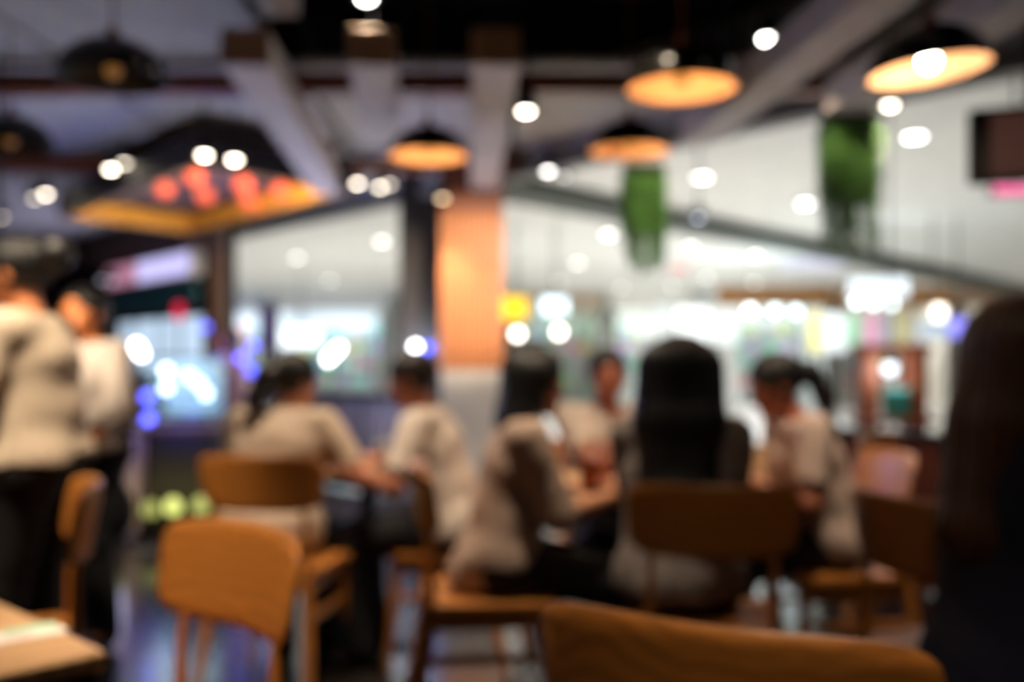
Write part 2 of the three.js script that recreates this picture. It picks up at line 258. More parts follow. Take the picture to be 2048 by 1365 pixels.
downlight(onH(764, 481, CEIL), 'mall downlight beside the dark pillar, left of it', 1.4); downlight(onH(594, 514, CEIL), 'mall downlight above the white shop sign, left part of the mall', 1.4); downlight(onH(659, 560, CEIL), 'mall downlight in the second row left of the dark pillar', 1.5); downlight(onH(495, 587, CEIL), 'mall downlight just right of the slim brown post', 1.5);
const far = 'far mall downlights';
for (const [px, py, where] of [[1120, 563, 'just above the bluish white shop sign'], [1192, 597, 'right of the bluish white shop sign'], [1243, 575, 'under the tip of the smaller hanging plant'], [1284, 602, 'lowest below the smaller hanging plant'], [1511, 510, 'left of the pale lilac light strip'], [1625, 530, 'in front of the pale lilac light strip'], [1508, 565, 'above the brown wooden shop header'], [1414, 555, 'above the brightest display window'], [1345, 572, 'under the small pink sign'], [1860, 575, 'right of the big light box'], [717, 630, 'low beside the dark pillar']]) downlight(onH(px, py, CEIL), 'small far mall downlight ' + where, 0.65, far);
for (const [x, z] of [[9, -9], [13, -14], [17, -18], [14, -22], [-8, -20]]) downlight(V(x, 0, z), 'round mall downlight outside the view', 1, 'unseen mall downlights');

// ------------------------------------------------------------------ mall shops and signs
function lightBox(name, px0, py0, px1, py1, d, color, power, label, cat, base, turn = 0, depth = 0.08, light = 0) {
  const a = at(px0, py0, d), b = at(px1, py1, d), w = b.x - a.x, h = a.y - b.y, o = thing(name, label, cat, [(a.x + b.x) / 2, b.y, -d], turn);
  part(o, 'case', box(w, h, depth, 0.01, [0, h / 2, -depth / 2 - 0.005]), base ?? M.white); part(o, 'sign_face', box(w * 0.96, h * 0.94, 0.01, 0.003, [0, h / 2, 0.002]), glow(color, power, 0x333333));
  part(o, 'hanger_rod', cyl(0.012, 0.012, Math.max(0.03, CEIL - b.y - h), [0, h + (CEIL - b.y - h) / 2, -depth / 2], 8), M.steel);
  if (light) { const l = new THREE.RectAreaLight(color, light, w, h); l.name = 'light'; l.position.set(0, h / 2, 0.02); l.rotation.y = Math.PI; o.add(l); }
  return o;
}
const C3 = (r, g, b) => new THREE.Color(r, g, b);
lightBox('shop_sign', 1001, 593, 1055, 641, 14, C3(1, 0.62, 0.0), 2.0, 'bright yellow square shop sign right beside the slatted column', 'sign');
lightBox('shop_sign', 1082, 596, 1134, 630, 14, C3(0.72, 0.9, 1), 3.2, 'bluish white shop sign right of the yellow one', 'sign', std(0x6f93b8, 0.5));
lightBox('shop_sign', 1700, 556, 1815, 594, 14, C3(0.82, 0.93, 1), 1.7, 'big bluish white light box high over the shops', 'sign', null, -0.15, 0.12, 2);
lightBox('shop_sign', 1838, 640, 1895, 680, 13, C3(0.7, 0.85, 1), 0.75, 'pale cyan half of the long blue shop sign', 'sign');
lightBox('shop_sign', 1897, 636, 1936, 676, 13, C3(0.28, 0.26, 1), 1.6, 'deep blue end of the long shop sign by the brown haired woman', 'sign');
lightBox('shop_sign', 560, 655, 642, 694, 20, C3(0.85, 0.95, 1), 2.4, 'white glowing shop sign left of the dark pillar', 'sign', null, 0, 0.1, 2);
lightBox('shop_sign', 1985, 372, 2090, 388, 6.5, C3(1, 0.1, 0.35), 1.5, 'thin pink red neon strip under the television', 'sign', M.black);
lightBox('shop_sign', 1340, 528, 1378, 545, 20, C3(1, 0.35, 0.35), 1.0, 'small pink sign under the far mall ceiling', 'sign');
lightBox('shop_sign', 1560, 515, 1690, 540, 18.6, C3(0.8, 0.8, 1), 0.95, 'long pale lilac light strip left of the big light box', 'sign');
{ const a = at(517, 612, 13), o = thing('purple_banner', 'hanging purple banner right of the slim brown post', 'banner', [at(537, 700, 13).x, at(0, 700, 13).y, -13]); part(o, 'cloth', box(0.26, a.y - at(0, 700, 13).y, 0.008, 0.003, [0, (a.y - at(0, 700, 13).y) / 2, 0]), std(0x7a66b0, 0.9, { map: weave })); part(o, 'rod', cyl(0.012, 0.012, 0.34, [0, 0, 0], 8).rotateZ(Math.PI / 2).translate(0, 0.61, 0), M.steel); part(o, 'pole', cyl(0.015, 0.015, 1.4 , [0, -0.1, -0.02], 8), M.steel); part(o, 'base', cyl(0.16, 0.18, 0.03, [0, -o.position.y + 0.015, -0.02]), M.steel); part(o, 'stand_pole', cyl(0.012, 0.012, o.position.y, [0, -o.position.y / 2, -0.02], 8), M.steel); }
// globe lamps
function globe(px, py, d, r, color, power, label, cd = 0) {
  const p = at(px, py, d), o = thing('globe_lamp', label, 'lamp', [p.x, p.y, p.z]);
  part(o, 'bulb', sph(r), glow(color, power)); part(o, 'cap', cyl(r * 0.5, r * 0.6, r * 0.6, [0, r * 1.1, 0]), M.steel); part(o, 'cord', cyl(0.005, 0.005, CEIL - p.y - r, [0, (CEIL - p.y + r) / 2, 0], 6), M.black);
  if (cd) { const l = new THREE.PointLight(color, cd, 0, 2); l.name = 'light'; l.castShadow = true; l.shadow.radius = r / 0.02; o.add(l); }
  return o;
}
globe(1035, 668, 11, 0.055, C3(1, 0.88, 0.74), 11, 'warm globe lamp under the yellow shop sign', 1.5); globe(1118, 664, 11, 0.055, C3(1, 0.88, 0.74), 11, 'warm globe lamp under the bluish white shop sign', 1.5);
globe(1500, 621, 18, 0.08, C3(0.9, 1, 1), 8, 'leftmost of the three cyan white bulbs in a row', 3); globe(1550, 621, 18, 0.08, C3(0.75, 0.97, 1), 6, 'middle of the three cyan white bulbs in a row', 3); globe(1592, 623, 18, 0.08, C3(0.75, 0.97, 1), 6, 'rightmost of the three cyan white bulbs in a row', 3);
globe(1713, 603, 13.7, 0.06, C3(0.8, 0.95, 1), 7, 'first bulb under the big light box', 1); globe(1747, 606, 13.7, 0.06, C3(0.8, 0.95, 1), 6, 'second bulb under the big light box', 1); globe(1782, 608, 13.7, 0.06, C3(0.8, 0.95, 1), 6, 'third bulb under the big light box', 1);
globe(1780, 738, 5.2, 0.035, C3(0.85, 0.93, 1), 3.5, 'pale round lamp between the reddish wooden posts', 0.3);

// a row of far shops, each with frame, lit ceiling, shelves and goods
function shop(x0, x1, z, label, tone, wall, sign, power) {
  const w = x1 - x0, o = thing('market_shop', label, 'shop', [(x0 + x1) / 2, 0, z]), wm = std(wall, 0.7);
  part(o, 'back_wall', box(w - 0.1, 3.1, 0.1, 0, [0, 1.55, -2.4]), wm);
  for (const s of [-1, 1]) { part(o, 'side_wall', box(0.08, 3.1, 2.4, 0, [s * (w / 2 - 0.06), 1.55, -1.2]), wm); part(o, 'door_post', box(0.14, 2.6, 0.14, 0.01, [s * (w / 2 - 0.1), 1.3, 0]), M.fascia); }
  part(o, 'header', box(w, 0.5, 0.2, 0.01, [0, 2.9, 0]), std(sign, 0.6)); part(o, 'shop_window_pane', box(w * 0.55, 2.2, 0.02, 0.003, [-w * 0.18, 1.3, 0]), M.glass);
  part(o, 'ceiling_light', box(w * 0.7, 0.04, 1.2, 0.01, [0, 2.75, -1.2]), glow(tone, power));
  const l = new THREE.RectAreaLight(tone, power * 1.6, w * 0.7, 1.2); l.name = 'light'; l.position.set(0, 2.72, -1.2); l.rotation.x = -Math.PI / 2; o.add(l);
  for (let k = 0; k < 4; k++) { const sh = part(o, 'shelf', box(w * 0.85, 0.04, 0.4, 0.005, [0, 0.45 + k * 0.5, -2.1]), M.white); for (let i = 0; i < 7; i++) part(sh, 'goods', box(w * 0.09, rr(0.2, 0.36), 0.2, 0.02, [(i - 3) * w * 0.115, 0.47 + k * 0.5 + 0.16, -2.1]), std(C3(rr(0.2, 0.9), rr(0.3, 0.9), rr(0.3, 0.9)), 0.6)); }
  return o;
}
const Z = -27;
shop(-10.2, -7.0, Z, 'far shop with cool white shelves behind the seated man in cream', C3(0.85, 0.93, 1), 0xdfe6ee, 0xbfc8d8, 3);
shop(-6.8, -3.6, Z, 'far shop with cool white shelves left of the dark pillar', C3(0.85, 0.95, 1), 0xe6ecf0, 0xd6d9de, 3);
shop(0.2, 2.6, Z, 'far shop with pale green shelves right of the slatted column', C3(0.95, 1, 0.93), 0xcfd8cc, 0xb9a894, 1.2);
shop(2.8, 5.2, Z, 'far brightly lit shop behind the long black haired woman', C3(0.96, 1, 0.99), 0xe9efea, 0xe8e6df, 2.6);
shop(5.4, 8.4, -25, 'far shop under a brown wooden header with cyan bulbs', C3(0.95, 1, 1), 0xe6eeee, 0xa8743a, 2.0);
shop(8.6, 11.6, -25, 'far shop with a wooden header below the big light box', C3(1, 0.98, 0.9), 0xd8d4c8, 0xb07f48, 1.3);
shop(11.8, 15.5, -25, 'far shop behind the brown haired woman', C3(1, 0.97, 0.9), 0xd8d4c8, 0xa98a70, 1.1);
// tall glowing display windows of the bright shop
[[1305, 605, 1345, 700, 'glowing display window beside the one behind the long black hair'], [1352, 612, 1420, 712, 'brightest tall glowing display window above the long black hair'], [1428, 612, 1478, 690, 'glowing display window left of the cyan bulbs']].forEach(([a, b, c, d, l], i) => { const o = lightBox('display_window', a, b, c, d, 22, C3(0.95, 1, 0.98), [1.0, 1.9, 1.2][i], l, 'display window', null, 0, 0.2, 1.5); o.children.find((m) => m.name === 'hanger_rod').removeFromParent(); part(o, 'plinth', box(0.5, o.position.y, 0.3, 0.01, [0, -o.position.y / 2, -0.12]), M.white); });
// coloured hanging panels in front of the shops at the right
[[1620, 1642, 0xd8cf6a, 'yellow'], [1648, 1692, 0xdfeaf0, 'white'], [1698, 1722, 0x8fcba8, 'mint green'], [1726, 1758, 0xe0a6c4, 'pink'], [1762, 1786, 0xb9bccb, 'pale grey'], [1792, 1812, 0xd9cf86, 'pale yellow']].forEach(([a, b, c, word]) => {
  const p = at((a + b) / 2, 705, 13), h = at(0, 628, 13).y - p.y, o = thing('display_stand', word + ' upright display panel under the big light box', 'panel', [p.x, 0, p.z]);
  part(o, 'board', box((b - a) * 13 / F, h, 0.04, 0.006, [0, p.y + h / 2, 0]), std(c, 0.7)); part(o, 'post', box(0.05, p.y, 0.05, 0.006, [0, p.y / 2, 0]), M.steel); part(o, 'foot', box(0.14, 0.02, 0.3, 0.005, [0, 0.01, 0]), M.steel);
});

// the stall at the left: slanting front with light box, teal board and lit menu panels
{
  const ang = Math.atan2(0.75, -0.66), o = thing('food_stall', 'food stall with teal board under a lilac pink light box', 'food stall', [-3.2, 0, -10.05], ang);
  part(o, 'back_wall', box(8.6, 3.2, 0.1, 0, [4.4, 1.6, 0.3]), M.darkBrown); part(o, 'soffit', box(8.4, 0.78, 0.5, 0.01, [4.3, 2.8, 0.0]), std(0x6a4a40, 0.7, { map: grain }));
  const sg = part(o, 'sign_box', box(2.55, 0.28, 0.16, 0.01, [1.35, 2.23, -0.1]), M.white); part(sg, 'sign_face', box(1.5, 0.24, 0.012, 0.004, [0.83, 2.23, -0.186]), glow(C3(0.62, 0.58, 1), 1.15, 0x333333), 'lilac lit sign face'); part(sg, 'sign_face', box(0.98, 0.24, 0.012, 0.004, [2.1, 2.23, -0.186]), glow(C3(1, 0.42, 0.62), 0.5, 0x333333), 'pink lit sign face');
  part(o, 'teal_board', box(2.6, 0.27, 0.06, 0.01, [1.4, 1.92, -0.1]), M.teal);
  for (let k = 0; k < 4; k++) { const f = part(o, 'menu_light_box', box(0.6, 0.66, 0.06, 0.01, [0.42 + k * 0.65, 1.37, 0.02]), M.black); part(f, 'screen_face', box(0.56, 0.6, 0.01, 0.003, [0.42 + k * 0.65, 1.38, -0.018]), glow(C3(0.62, 0.8, 1), [1.0, 0.9, 1.0, 0.8][k], 0x333333)); }
  part(o, 'counter', box(5.6, 0.95, 0.5, 0.02, [2.9, 0.475, -0.35]), M.darkBrown); part(o, 'round_red_sign', cyl(0.1, 0.1, 0.03, [0, 0, 0], 24).rotateX(Math.PI / 2).translate(0.42, 1.72, -0.16), glow(C3(1, 0.02, 0.08), 1.0), 'small round red sign');
  const l = new THREE.RectAreaLight(C3(0.66, 0.64, 1), 4, 2.5, 0.9); l.name = 'light'; l.position.set(1.4, 1.6, -0.25); o.add(l);
}
// counter in front of it with lit glass case, blue lamps and low yellow lights
{
  const z = -6.7, x0 = at(285, 0, 6.7).x, x1 = at(455, 0, 6.7).x, cx = (x0 + x1) / 2, w = x1 - x0;
  const c = thing('service_counter', 'dark brown service counter carrying the glowing glass case', 'counter', [cx, 0, z]);
  part(c, 'body', box(w, 0.68, 0.5, 0.01, [0, 0.36, 0]), M.darkBrown); part(c, 'worktop', box(w + 0.06, 0.04, 0.56, 0.008, [0, 0.72, 0]), std(0x5a4038, 0.3)); part(c, 'side_post', box(0.13, 0.66, 0.06, 0.01, [-w / 2 + 0.05, 0.36, 0.26]), std(0x9a7c82, 0.5), 'pinkish grey post');
  const g = thing('display_case', 'glowing white and cyan glass case on the dark counter', 'display case', [cx + 0.02, 0.74, z]);
  part(g, 'base', box(0.44, 0.05, 0.34, 0.01, [0, 0.025, 0]), M.steel); part(g, 'glass_pane', box(0.44, 0.42, 0.01, 0.002, [0, 0.26, 0.165]), M.glass);
  for (const s of [-1, 1]) part(g, 'glass_side', box(0.01, 0.42, 0.32, 0.002, [s * 0.215, 0.26, 0]), M.glass); part(g, 'top', box(0.46, 0.02, 0.34, 0.005, [0, 0.48, 0]), M.steel);
  part(g, 'light_panel', box(0.41, 0.38, 0.01, 0.002, [0, 0.26, -0.15]), glow(C3(0.4, 0.72, 1), 0.8)); part(g, 'shelf', box(0.4, 0.01, 0.28, 0.002, [0, 0.25, 0]), M.glass);
  for (const [x, y, k] of [[-0.13, 0.38, 7], [-0.13, 0.26, 6], [0.03, 0.34, 4], [0.1, 0.29, 5], [0.15, 0.22, 5]]) part(g, 'bulb', sph(0.034, [x, y, 0.06]), glow(C3(0.7, 0.92, 1), k));
  const l = new THREE.PointLight(C3(0.5, 0.75, 1), 1.2, 0, 2); l.name = 'light'; l.position.set(-0.13, 0.38, 0.06); l.castShadow = true; g.add(l);
  const BL = C3(0.08, 0.12, 1);
  [[295, 795, 6.3, 5.5, 0.036, 'upper blue lamp of the stacked pair on the counter edge', 1.5], [297, 838, 6.12, 5.5, 0.036, 'lower blue lamp of the stacked pair on the counter edge', 1.5], [482, 717, 7.1, 7, 0.03, 'blue lamp just below the purple banner', 2], [506, 692, 7.65, 6, 0.03, 'blue lamp on top of the three by the purple banner', 2], [503, 742, 6.9, 4, 0.04, 'blue lamp lowest of the three by the purple banner', 2], [410, 655, 7.4, 3, 0.035, 'pale blue lamp beside the slim brown post', 1], [855, 697, 8.1, 6, 0.035, 'blue lamp beside the white one left of the slatted column', 1]].forEach(([px, py, d, k, r, label, cd]) => {
    const p = at(px, py, d), o = thing('blue_lamp', label, 'lamp', [p.x, p.y, p.z]); part(o, 'bulb', sph(r), glow(C3(0.1, 0.11, 1), k)); part(o, 'collar', cyl(r * 0.6, r * 0.7, r * 0.5, [0, -r * 1.1, 0]), M.steel); part(o, 'stem', cyl(0.008, 0.008, p.y - r, [0, -(p.y + r) / 2, 0], 8), M.black); part(o, 'foot', cyl(0.06, 0.07, 0.015, [0, -p.y + 0.008, 0]), M.black);
    const q = new THREE.PointLight(BL, cd * 0.3, 0, 2); q.name = 'light'; q.castShadow = true; q.shadow.radius = r / 0.03; o.add(q);
  });
  [[278, 700, 5.9, 0.06, 0.5, 'white tube lamp left of the glowing glass case', 10], [667, 708, 7.5, 0.13, -0.75, 'tilted white tube lamp behind the seated cream shirt', 12], [831, 697, 7.7, 0.03, 0, 'short white tube lamp on the dark pillar side', 16]].forEach(([px, py, d, len, tilt, label, k]) => {
    const p = at(px, py, d), o = thing('tube_lamp', label, 'lamp', [p.x, p.y, p.z]); part(o, 'tube', new THREE.CapsuleGeometry(0.028, len, 6, 14).rotateZ(tilt), glow(C3(0.92, 0.96, 1), k)); part(o, 'clamp', sph(0.02, [0, -0.045, -0.02]), M.steel); part(o, 'stem', cyl(0.01, 0.01, p.y - 0.03, [0, -(p.y + 0.03) / 2, -0.02], 8), M.black); part(o, 'foot', cyl(0.08, 0.09, 0.015, [0, -p.y + 0.008, -0.02]), M.black);
    const q = new THREE.PointLight(C3(0.8, 0.88, 1), 1.5, 0, 2); q.name = 'light'; q.castShadow = true; q.shadow.radius = 1.4; o.add(q);
  });
  [[236, 1002, 'leftmost low yellow green floor light by the wooden post'], [300, 1020, 'second low yellow green floor light under the counter'], [346, 1015, 'brightest low yellow green floor light under the counter'], [402, 1012, 'rightmost low yellow green floor light under the counter']].forEach(([px, py, label], i) => {
    const p = at(px, py, 6.2), o = thing('floor_light', label, 'floor light', [p.x, 0, p.z]); part(o, 'lamp_glass', sph(0.05, [0, p.y, 0], 1, 1.2, 1), glow(C3(0.8, 0.85, 0.22), [0.6, 0.7, 1.6, 0.8][i])); part(o, 'base', cyl(0.045, 0.06, Math.max(0.03, p.y - 0.04), [0, Math.max(0.03, p.y - 0.04) / 2, 0]), M.black);
    const q = new THREE.PointLight(C3(0.9, 0.9, 0.3), 0.12, 0, 2); q.name = 'light'; q.position.set(0, p.y, 0); q.castShadow = true; q.shadow.radius = 2.4; o.add(q);
  });
  lightBox('menu_screen', -40, 632, 16, 690, 5, C3(0.6, 0.85, 1), 1.3, 'pale cyan lit screen cut by the left picture edge', 'screen', M.black);
}
// television at the right
{
  const o = thing('television', 'black flat television hung high at the right edge', 'television', [2.17, 1.93, -3.95], -0.35);
  part(o, 'body', box(0.5, 0.32, 0.07, 0.02, [0, 0.16, 0]), M.black); part(o, 'screen', box(0.4, 0.26, 0.006, 0.002, [0.035, 0.16, 0.036]), glow(C3(0.05, 0.02, 0.015), 1, 0x0a0606)); part(o, 'bracket', box(0.04, 1.02, 0.04, 0.004, [0, 0.83, -0.04]), M.black);
}
// reddish wooden stand with a teal cloth behind the right hand guests
{
  const o = thing('wooden_stand', 'reddish brown wooden stand of two posts right of the seated guests', 'stand', [at(1782, 0, 5.3).x, 0, -5.3]);
  for (const s of [-1, 1]) part(o, 'post', box(0.1, 1.24, 0.1, 0.008, [s * 0.135, 0.62, 0]), M.redWood); part(o, 'top_rail', box(0.42, 0.05, 0.12, 0.006, [0, 1.255, 0]), M.redWood); part(o, 'shelf', box(0.4, 0.03, 0.3, 0.006, [0, 0.86, 0]), M.redWood); part(o, 'low_shelf', box(0.4, 0.03, 0.3, 0.006, [0, 0.3, 0]), M.redWood);
  const t = thing('teal_towel', 'folded teal cloth standing on the reddish wooden stand', 'cloth', [o.position.x, 0.8765, -5.25]); part(t, 'fold', box(0.15, 0.16, 0.04, 0.015, [0.01, 0.08, 0]), std(0x3c9a94, 0.9, { map: weave })); part(t, 'fold', box(0.14, 0.15, 0.03, 0.012, [0, 0.075, 0.04]), std(0x3c9a94, 0.9, { map: weave }));
}
{ // low grey partition left of the column
  const a = V(-2.5, 0, EDGE(-2.5) + 0.3), b = V(-0.72, 0, EDGE(-0.72) + 0.3), o = thing('low_partition', 'low blue grey partition behind the table left of the slatted column', 'partition');
  part(o, 'board', bar(a.clone().setY(0.44), b.clone().setY(0.44), 0.08, 0.84, 0.006), std(0x7c7e8c, 0.6, { map: mottled })); part(o, 'top_rail', bar(a.clone().setY(0.88), b.clone().setY(0.88), 0.16, 0.05), M.darkBrown); for (let k = 0; k <= 3; k++) { const p = a.clone().lerp(b, k / 3); part(o, 'post', box(0.09, 0.88, 0.09, 0.006, [p.x, 0.44, p.z]), M.darkBrown); }
}
{ // low partition along the open edge
  const a = V(1.75, 0, EDGE(1.75) + 0.25), b = V(5.6, 0, EDGE(5.6) + 0.25), o = thing('low_partition', 'low dark reddish wooden partition along the restaurant edge at the right', 'partition');
  part(o, 'board', bar(a.clone().setY(0.4), b.clone().setY(0.4), 0.08, 0.76, 0.006), M.redWood); part(o, 'top_rail', bar(a.clone().setY(0.8), b.clone().setY(0.8), 0.14, 0.04), M.darkBrown); for (let k = 0; k <= 4; k++) { const p = a.clone().lerp(b, k / 4); part(o, 'post', box(0.1, 0.84, 0.1, 0.006, [p.x, 0.42, p.z]), M.darkBrown); }
}
// hanging plants
function hangingPlant(px, d, label) {
  const x = at(px, 0, d).x, o = thing('hanging_plant', label, 'plant', [x, 2.42, -d]), mk = (n, w, depth, l0, l1, mat, name) => {
    const list = [], blade = new THREE.SphereGeometry(1, 5, 4);
    for (let i = 0; i < n; i++) { const bx = rr(-w, w), bz = rr(-depth, depth), L = rr(l0, l1), sway = rr(-0.015, 0.015); list.push(limb([[bx, 0.02, bz], [bx + sway, -L / 2, bz], [bx + sway * 1.5, -L, bz]], [0.003, 0.003, 0.0015], 5)); for (let y = 0.02; y < L; y += 0.028) list.push(blade.clone().scale(0.022, 0.008, 0.014).rotateZ(rr(-1, 1)).rotateY(rr(0, 6)).translate(bx + sway * y / L + rr(-0.012, 0.012), -y, bz + rr(-0.012, 0.012))); }
    const m = part(o, name, joined(list), mat); m.userData.kind = 'stuff';
  };
  part(o, 'basket', box(0.27, 0.07, 0.2, 0.02, [0, 0.035, 0]), std(0x2c3a1c, 0.8)); mk(150, 0.135, 0.1, 0.24, 0.42, M.leaf, 'foliage'); mk(34, 0.135, 0.1, 0.5, 0.68, M.leaf, 'trailing_leaves');
  for (const s of [-1, 1]) part(o, 'wire', cyl(0.003, 0.003, 0.82, [s * 0.11, 0.47, 0], 6), M.steel);
}
hangingPlant(1698, 5.0, 'bigger trailing green hanging plant nearer the television'); hangingPlant(1286, 6.3, 'smaller trailing green hanging plant under a pendant lamp');

// ------------------------------------------------------------------ chairs and tables
function makeChair(label) {
  const o = new THREE.Group(); o.name = 'dining_chair'; tag(o, label, 'chair');
  const seat = new THREE.Shape(); const q = [[-0.19, -0.2], [0.19, -0.2], [0.215, 0.19], [-0.215, 0.19]], R = 0.05;
  q.forEach((p, i) => { const a = q[(i + 3) % 4], b = q[(i + 1) % 4], u = (c) => { const dx = c[0] - p[0], dy = c[1] - p[1], l = Math.hypot(dx, dy); return [p[0] + dx / l * R, p[1] + dy / l * R]; }, s = u(a), e = u(b); i ? seat.lineTo(...s) : seat.moveTo(...s); seat.quadraticCurveTo(...p, ...e); });
  part(o, 'seat', uvm(new THREE.ExtrudeGeometry(seat, { depth: 0.018, bevelThickness: 0.006, bevelSize: 0.006, bevelSegments: 2, curveSegments: 6 }).rotateX(Math.PI / 2).scale(1, 1, 1).translate(0, 0.456, 0)), M.chair);
  // bent plywood backrest: rounded outline, wrapped round the sitter, leaning back
  const nx = 28, ny = 14, w = 0.228, hh = 0.1, pos = [], idx = [], uv = [], sq = (u, v) => { const r = Math.max(Math.abs(u), Math.abs(v)) || 1, n = Math.pow(Math.abs(u) ** 5 + Math.abs(v) ** 5, 1 / 5) || 1; return [u * r / n, v * r / n]; };
  for (const side of [0, 1]) for (let j = 0; j <= ny; j++) for (let i = 0; i <= nx; i++) {
    let [u, v] = sq(i / nx * 2 - 1, j / ny * 2 - 1); const edge = Math.max(Math.abs(i / nx * 2 - 1), Math.abs(j / ny * 2 - 1)) > 0.999, th = edge ? 0.004 : 0.009;
    const x = u * w * (1 + 0.03 * v), y = 0.762 + v * hh, wrap = -0.235 - (0.762 - y) * -0.16 + u * u * 0.062 + (side ? th : -th);
    pos.push(x, y, wrap); uv.push(y, x);
  }
  const K = (nx + 1) * (ny + 1);
  for (let j = 0; j < ny; j++) for (let i = 0; i < nx; i++) { const a = j * (nx + 1) + i, b = a + 1, c = a + nx + 1, d = c + 1; idx.push(a, c, b, b, c, d, a + K, b + K, c + K, b + K, d + K, c + K); }
  const ring = []; for (let i = 0; i < nx; i++) ring.push(i); for (let j = 0; j < ny; j++) ring.push(j * (nx + 1) + nx); for (let i = nx; i > 0; i--) ring.push(ny * (nx + 1) + i); for (let j = ny; j > 0; j--) ring.push(j * (nx + 1));
  ring.forEach((a, i) => { const b = ring[(i + 1) % ring.length]; idx.push(a, b, a + K, b, b + K, a + K); });
  const g = new THREE.BufferGeometry(); g.setAttribute('position', new THREE.Float32BufferAttribute(pos, 3)); g.setAttribute('uv', new THREE.Float32BufferAttribute(uv, 2)); g.setIndex(idx); g.computeVertexNormals();
  part(o, 'backrest', g, M.chair);
  for (const s of [-1, 1]) {
    part(o, 'leg', limb([[s * 0.205, 0, -0.27], [s * 0.185, 0.25, -0.215], [s * 0.17, 0.46, -0.188], [s * 0.16, 0.65, -0.187], [s * 0.155, 0.75, -0.204]], [0.015, 0.02, 0.022, 0.0125, 0.007], 10), M.chair);
    part(o, 'leg', limb([[s * 0.2, 0, 0.2], [s * 0.19, 0.22, 0.18], [s * 0.18, 0.44, 0.16]], [0.013, 0.018, 0.022], 10), M.chair);
    part(o, 'side_rail', bar(V(s * 0.175, 0.405, -0.2), V(s * 0.182, 0.405, 0.165), 0.02, 0.045), M.chair); part(o, 'stretcher', bar(V(s * 0.18, 0.29, -0.208), V(s * 0.186, 0.29, 0.172), 0.018, 0.03), M.chair);
  }
  part(o, 'rail', bar(V(-0.17, 0.405, 0.16), V(0.17, 0.405, 0.16), 0.02, 0.045), M.chair); part(o, 'rail', bar(V(-0.17, 0.405, -0.2), V(0.17, 0.405, -0.2), 0.02, 0.045), M.chair);
  return o;
}
const chair0 = makeChair('');
const facing = (dx, dz) => Math.atan2(dx, dz);
// chairs given by the middle of the backrest and the way they face
function chairAt(bx, bz, dx, dz, label) { const t = facing(dx, dz), l = Math.hypot(dx, dz), b = 0.215; return copyOf(chair0, [bx + dx / l * b, 0, bz + dz / l * b], t, label, 'wooden dining chairs'); }
chairAt(0.245, -1.13, 0.46, -0.89, 'nearest wooden chair, its wide backrest cut by the lower picture edge').scale.set(1.07, 1.02, 1.05);
chairAt(-0.53, -1.85, -0.66, 0.75, 'empty bright orange wooden chair standing alone left of the centre');
chairAt(0.53, -2.5, 0.12, -1, 'wooden chair with the long black haired woman sitting on it');
chairAt(0.94, -2.32, 0.97, -0.25, 'empty wooden chair between the long haired woman and the woman in navy');
chairAt(-0.29, -3.0, 1, -0.12, 'wooden chair seen from the side under the woman in the beige blouse');
chairAt(-0.88, -3.28, 0.15, -0.98, 'dark looking wooden chair behind the back of the cream shirt guest');
chairAt(-1.15, -2.56, -1, 0.5, 'wooden chair edge on beside the waitress in black trousers');
chairAt(-0.03, -3.72, -1, -0.2, 'wooden chair under the white shirted guest leaning to the left');
chairAt(0.4, -4.2, -0.05, 1, 'wooden chair under the guest who faces the camera');
chairAt(1.36, -3.4, -1, 0.05, 'wooden chair under the ponytailed guest in the pale T-shirt');
chairAt(1.66, -4.35, 0.75, 0.66, 'wooden chair back in front of the reddish wooden stand');
{ const o = thing('stool', 'black backless stool under the brown haired woman in navy', 'stool', [1.04, 0, -1.93]); part(o, 'seat', cyl(0.18, 0.17, 0.04, [0, 0.44, 0], 28), M.black); for (let k = 0; k < 4; k++) { const a = k * Math.PI / 2 + 0.7; part(o, 'leg', limb([[Math.cos(a) * 0.2, 0, Math.sin(a) * 0.2], [Math.cos(a) * 0.17, 0.2, Math.sin(a) * 0.17], [Math.cos(a) * 0.13, 0.42, Math.sin(a) * 0.13]], [0.012, 0.014, 0.016], 8), M.black); } part(o, 'foot_ring', new THREE.TorusGeometry(0.172, 0.008, 8, 28).rotateX(Math.PI / 2).translate(0, 0.18, 0), M.steel); }
function table(cx, cz, w, d, turn, label) {
  const o = thing('dining_table', label, 'table', [cx, 0, cz], turn, 'dining tables');
  part(o, 'table_top', box(w, 0.03, d, 0.008, [0, 0.735, 0]), M.table); part(o, 'edge_band', box(w - 0.02, 0.03, d - 0.02, 0.004, [0, 0.705, 0]), M.black); part(o, 'pedestal', cyl(0.035, 0.035, 0.66, [0, 0.36, 0]), M.black); part(o, 'foot_plate', box(0.42, 0.02, 0.42, 0.008, [0, 0.012, 0]), M.black);
  return o;
}
table(0.5, -3.4, 0.8, 0.7, 0, 'pale wooden table with the drinks, four guests round it'); table(-0.62, -4.1, 0.7, 0.65, 0.1, 'pale wooden table between the cream shirt guest and the white shirted guest');
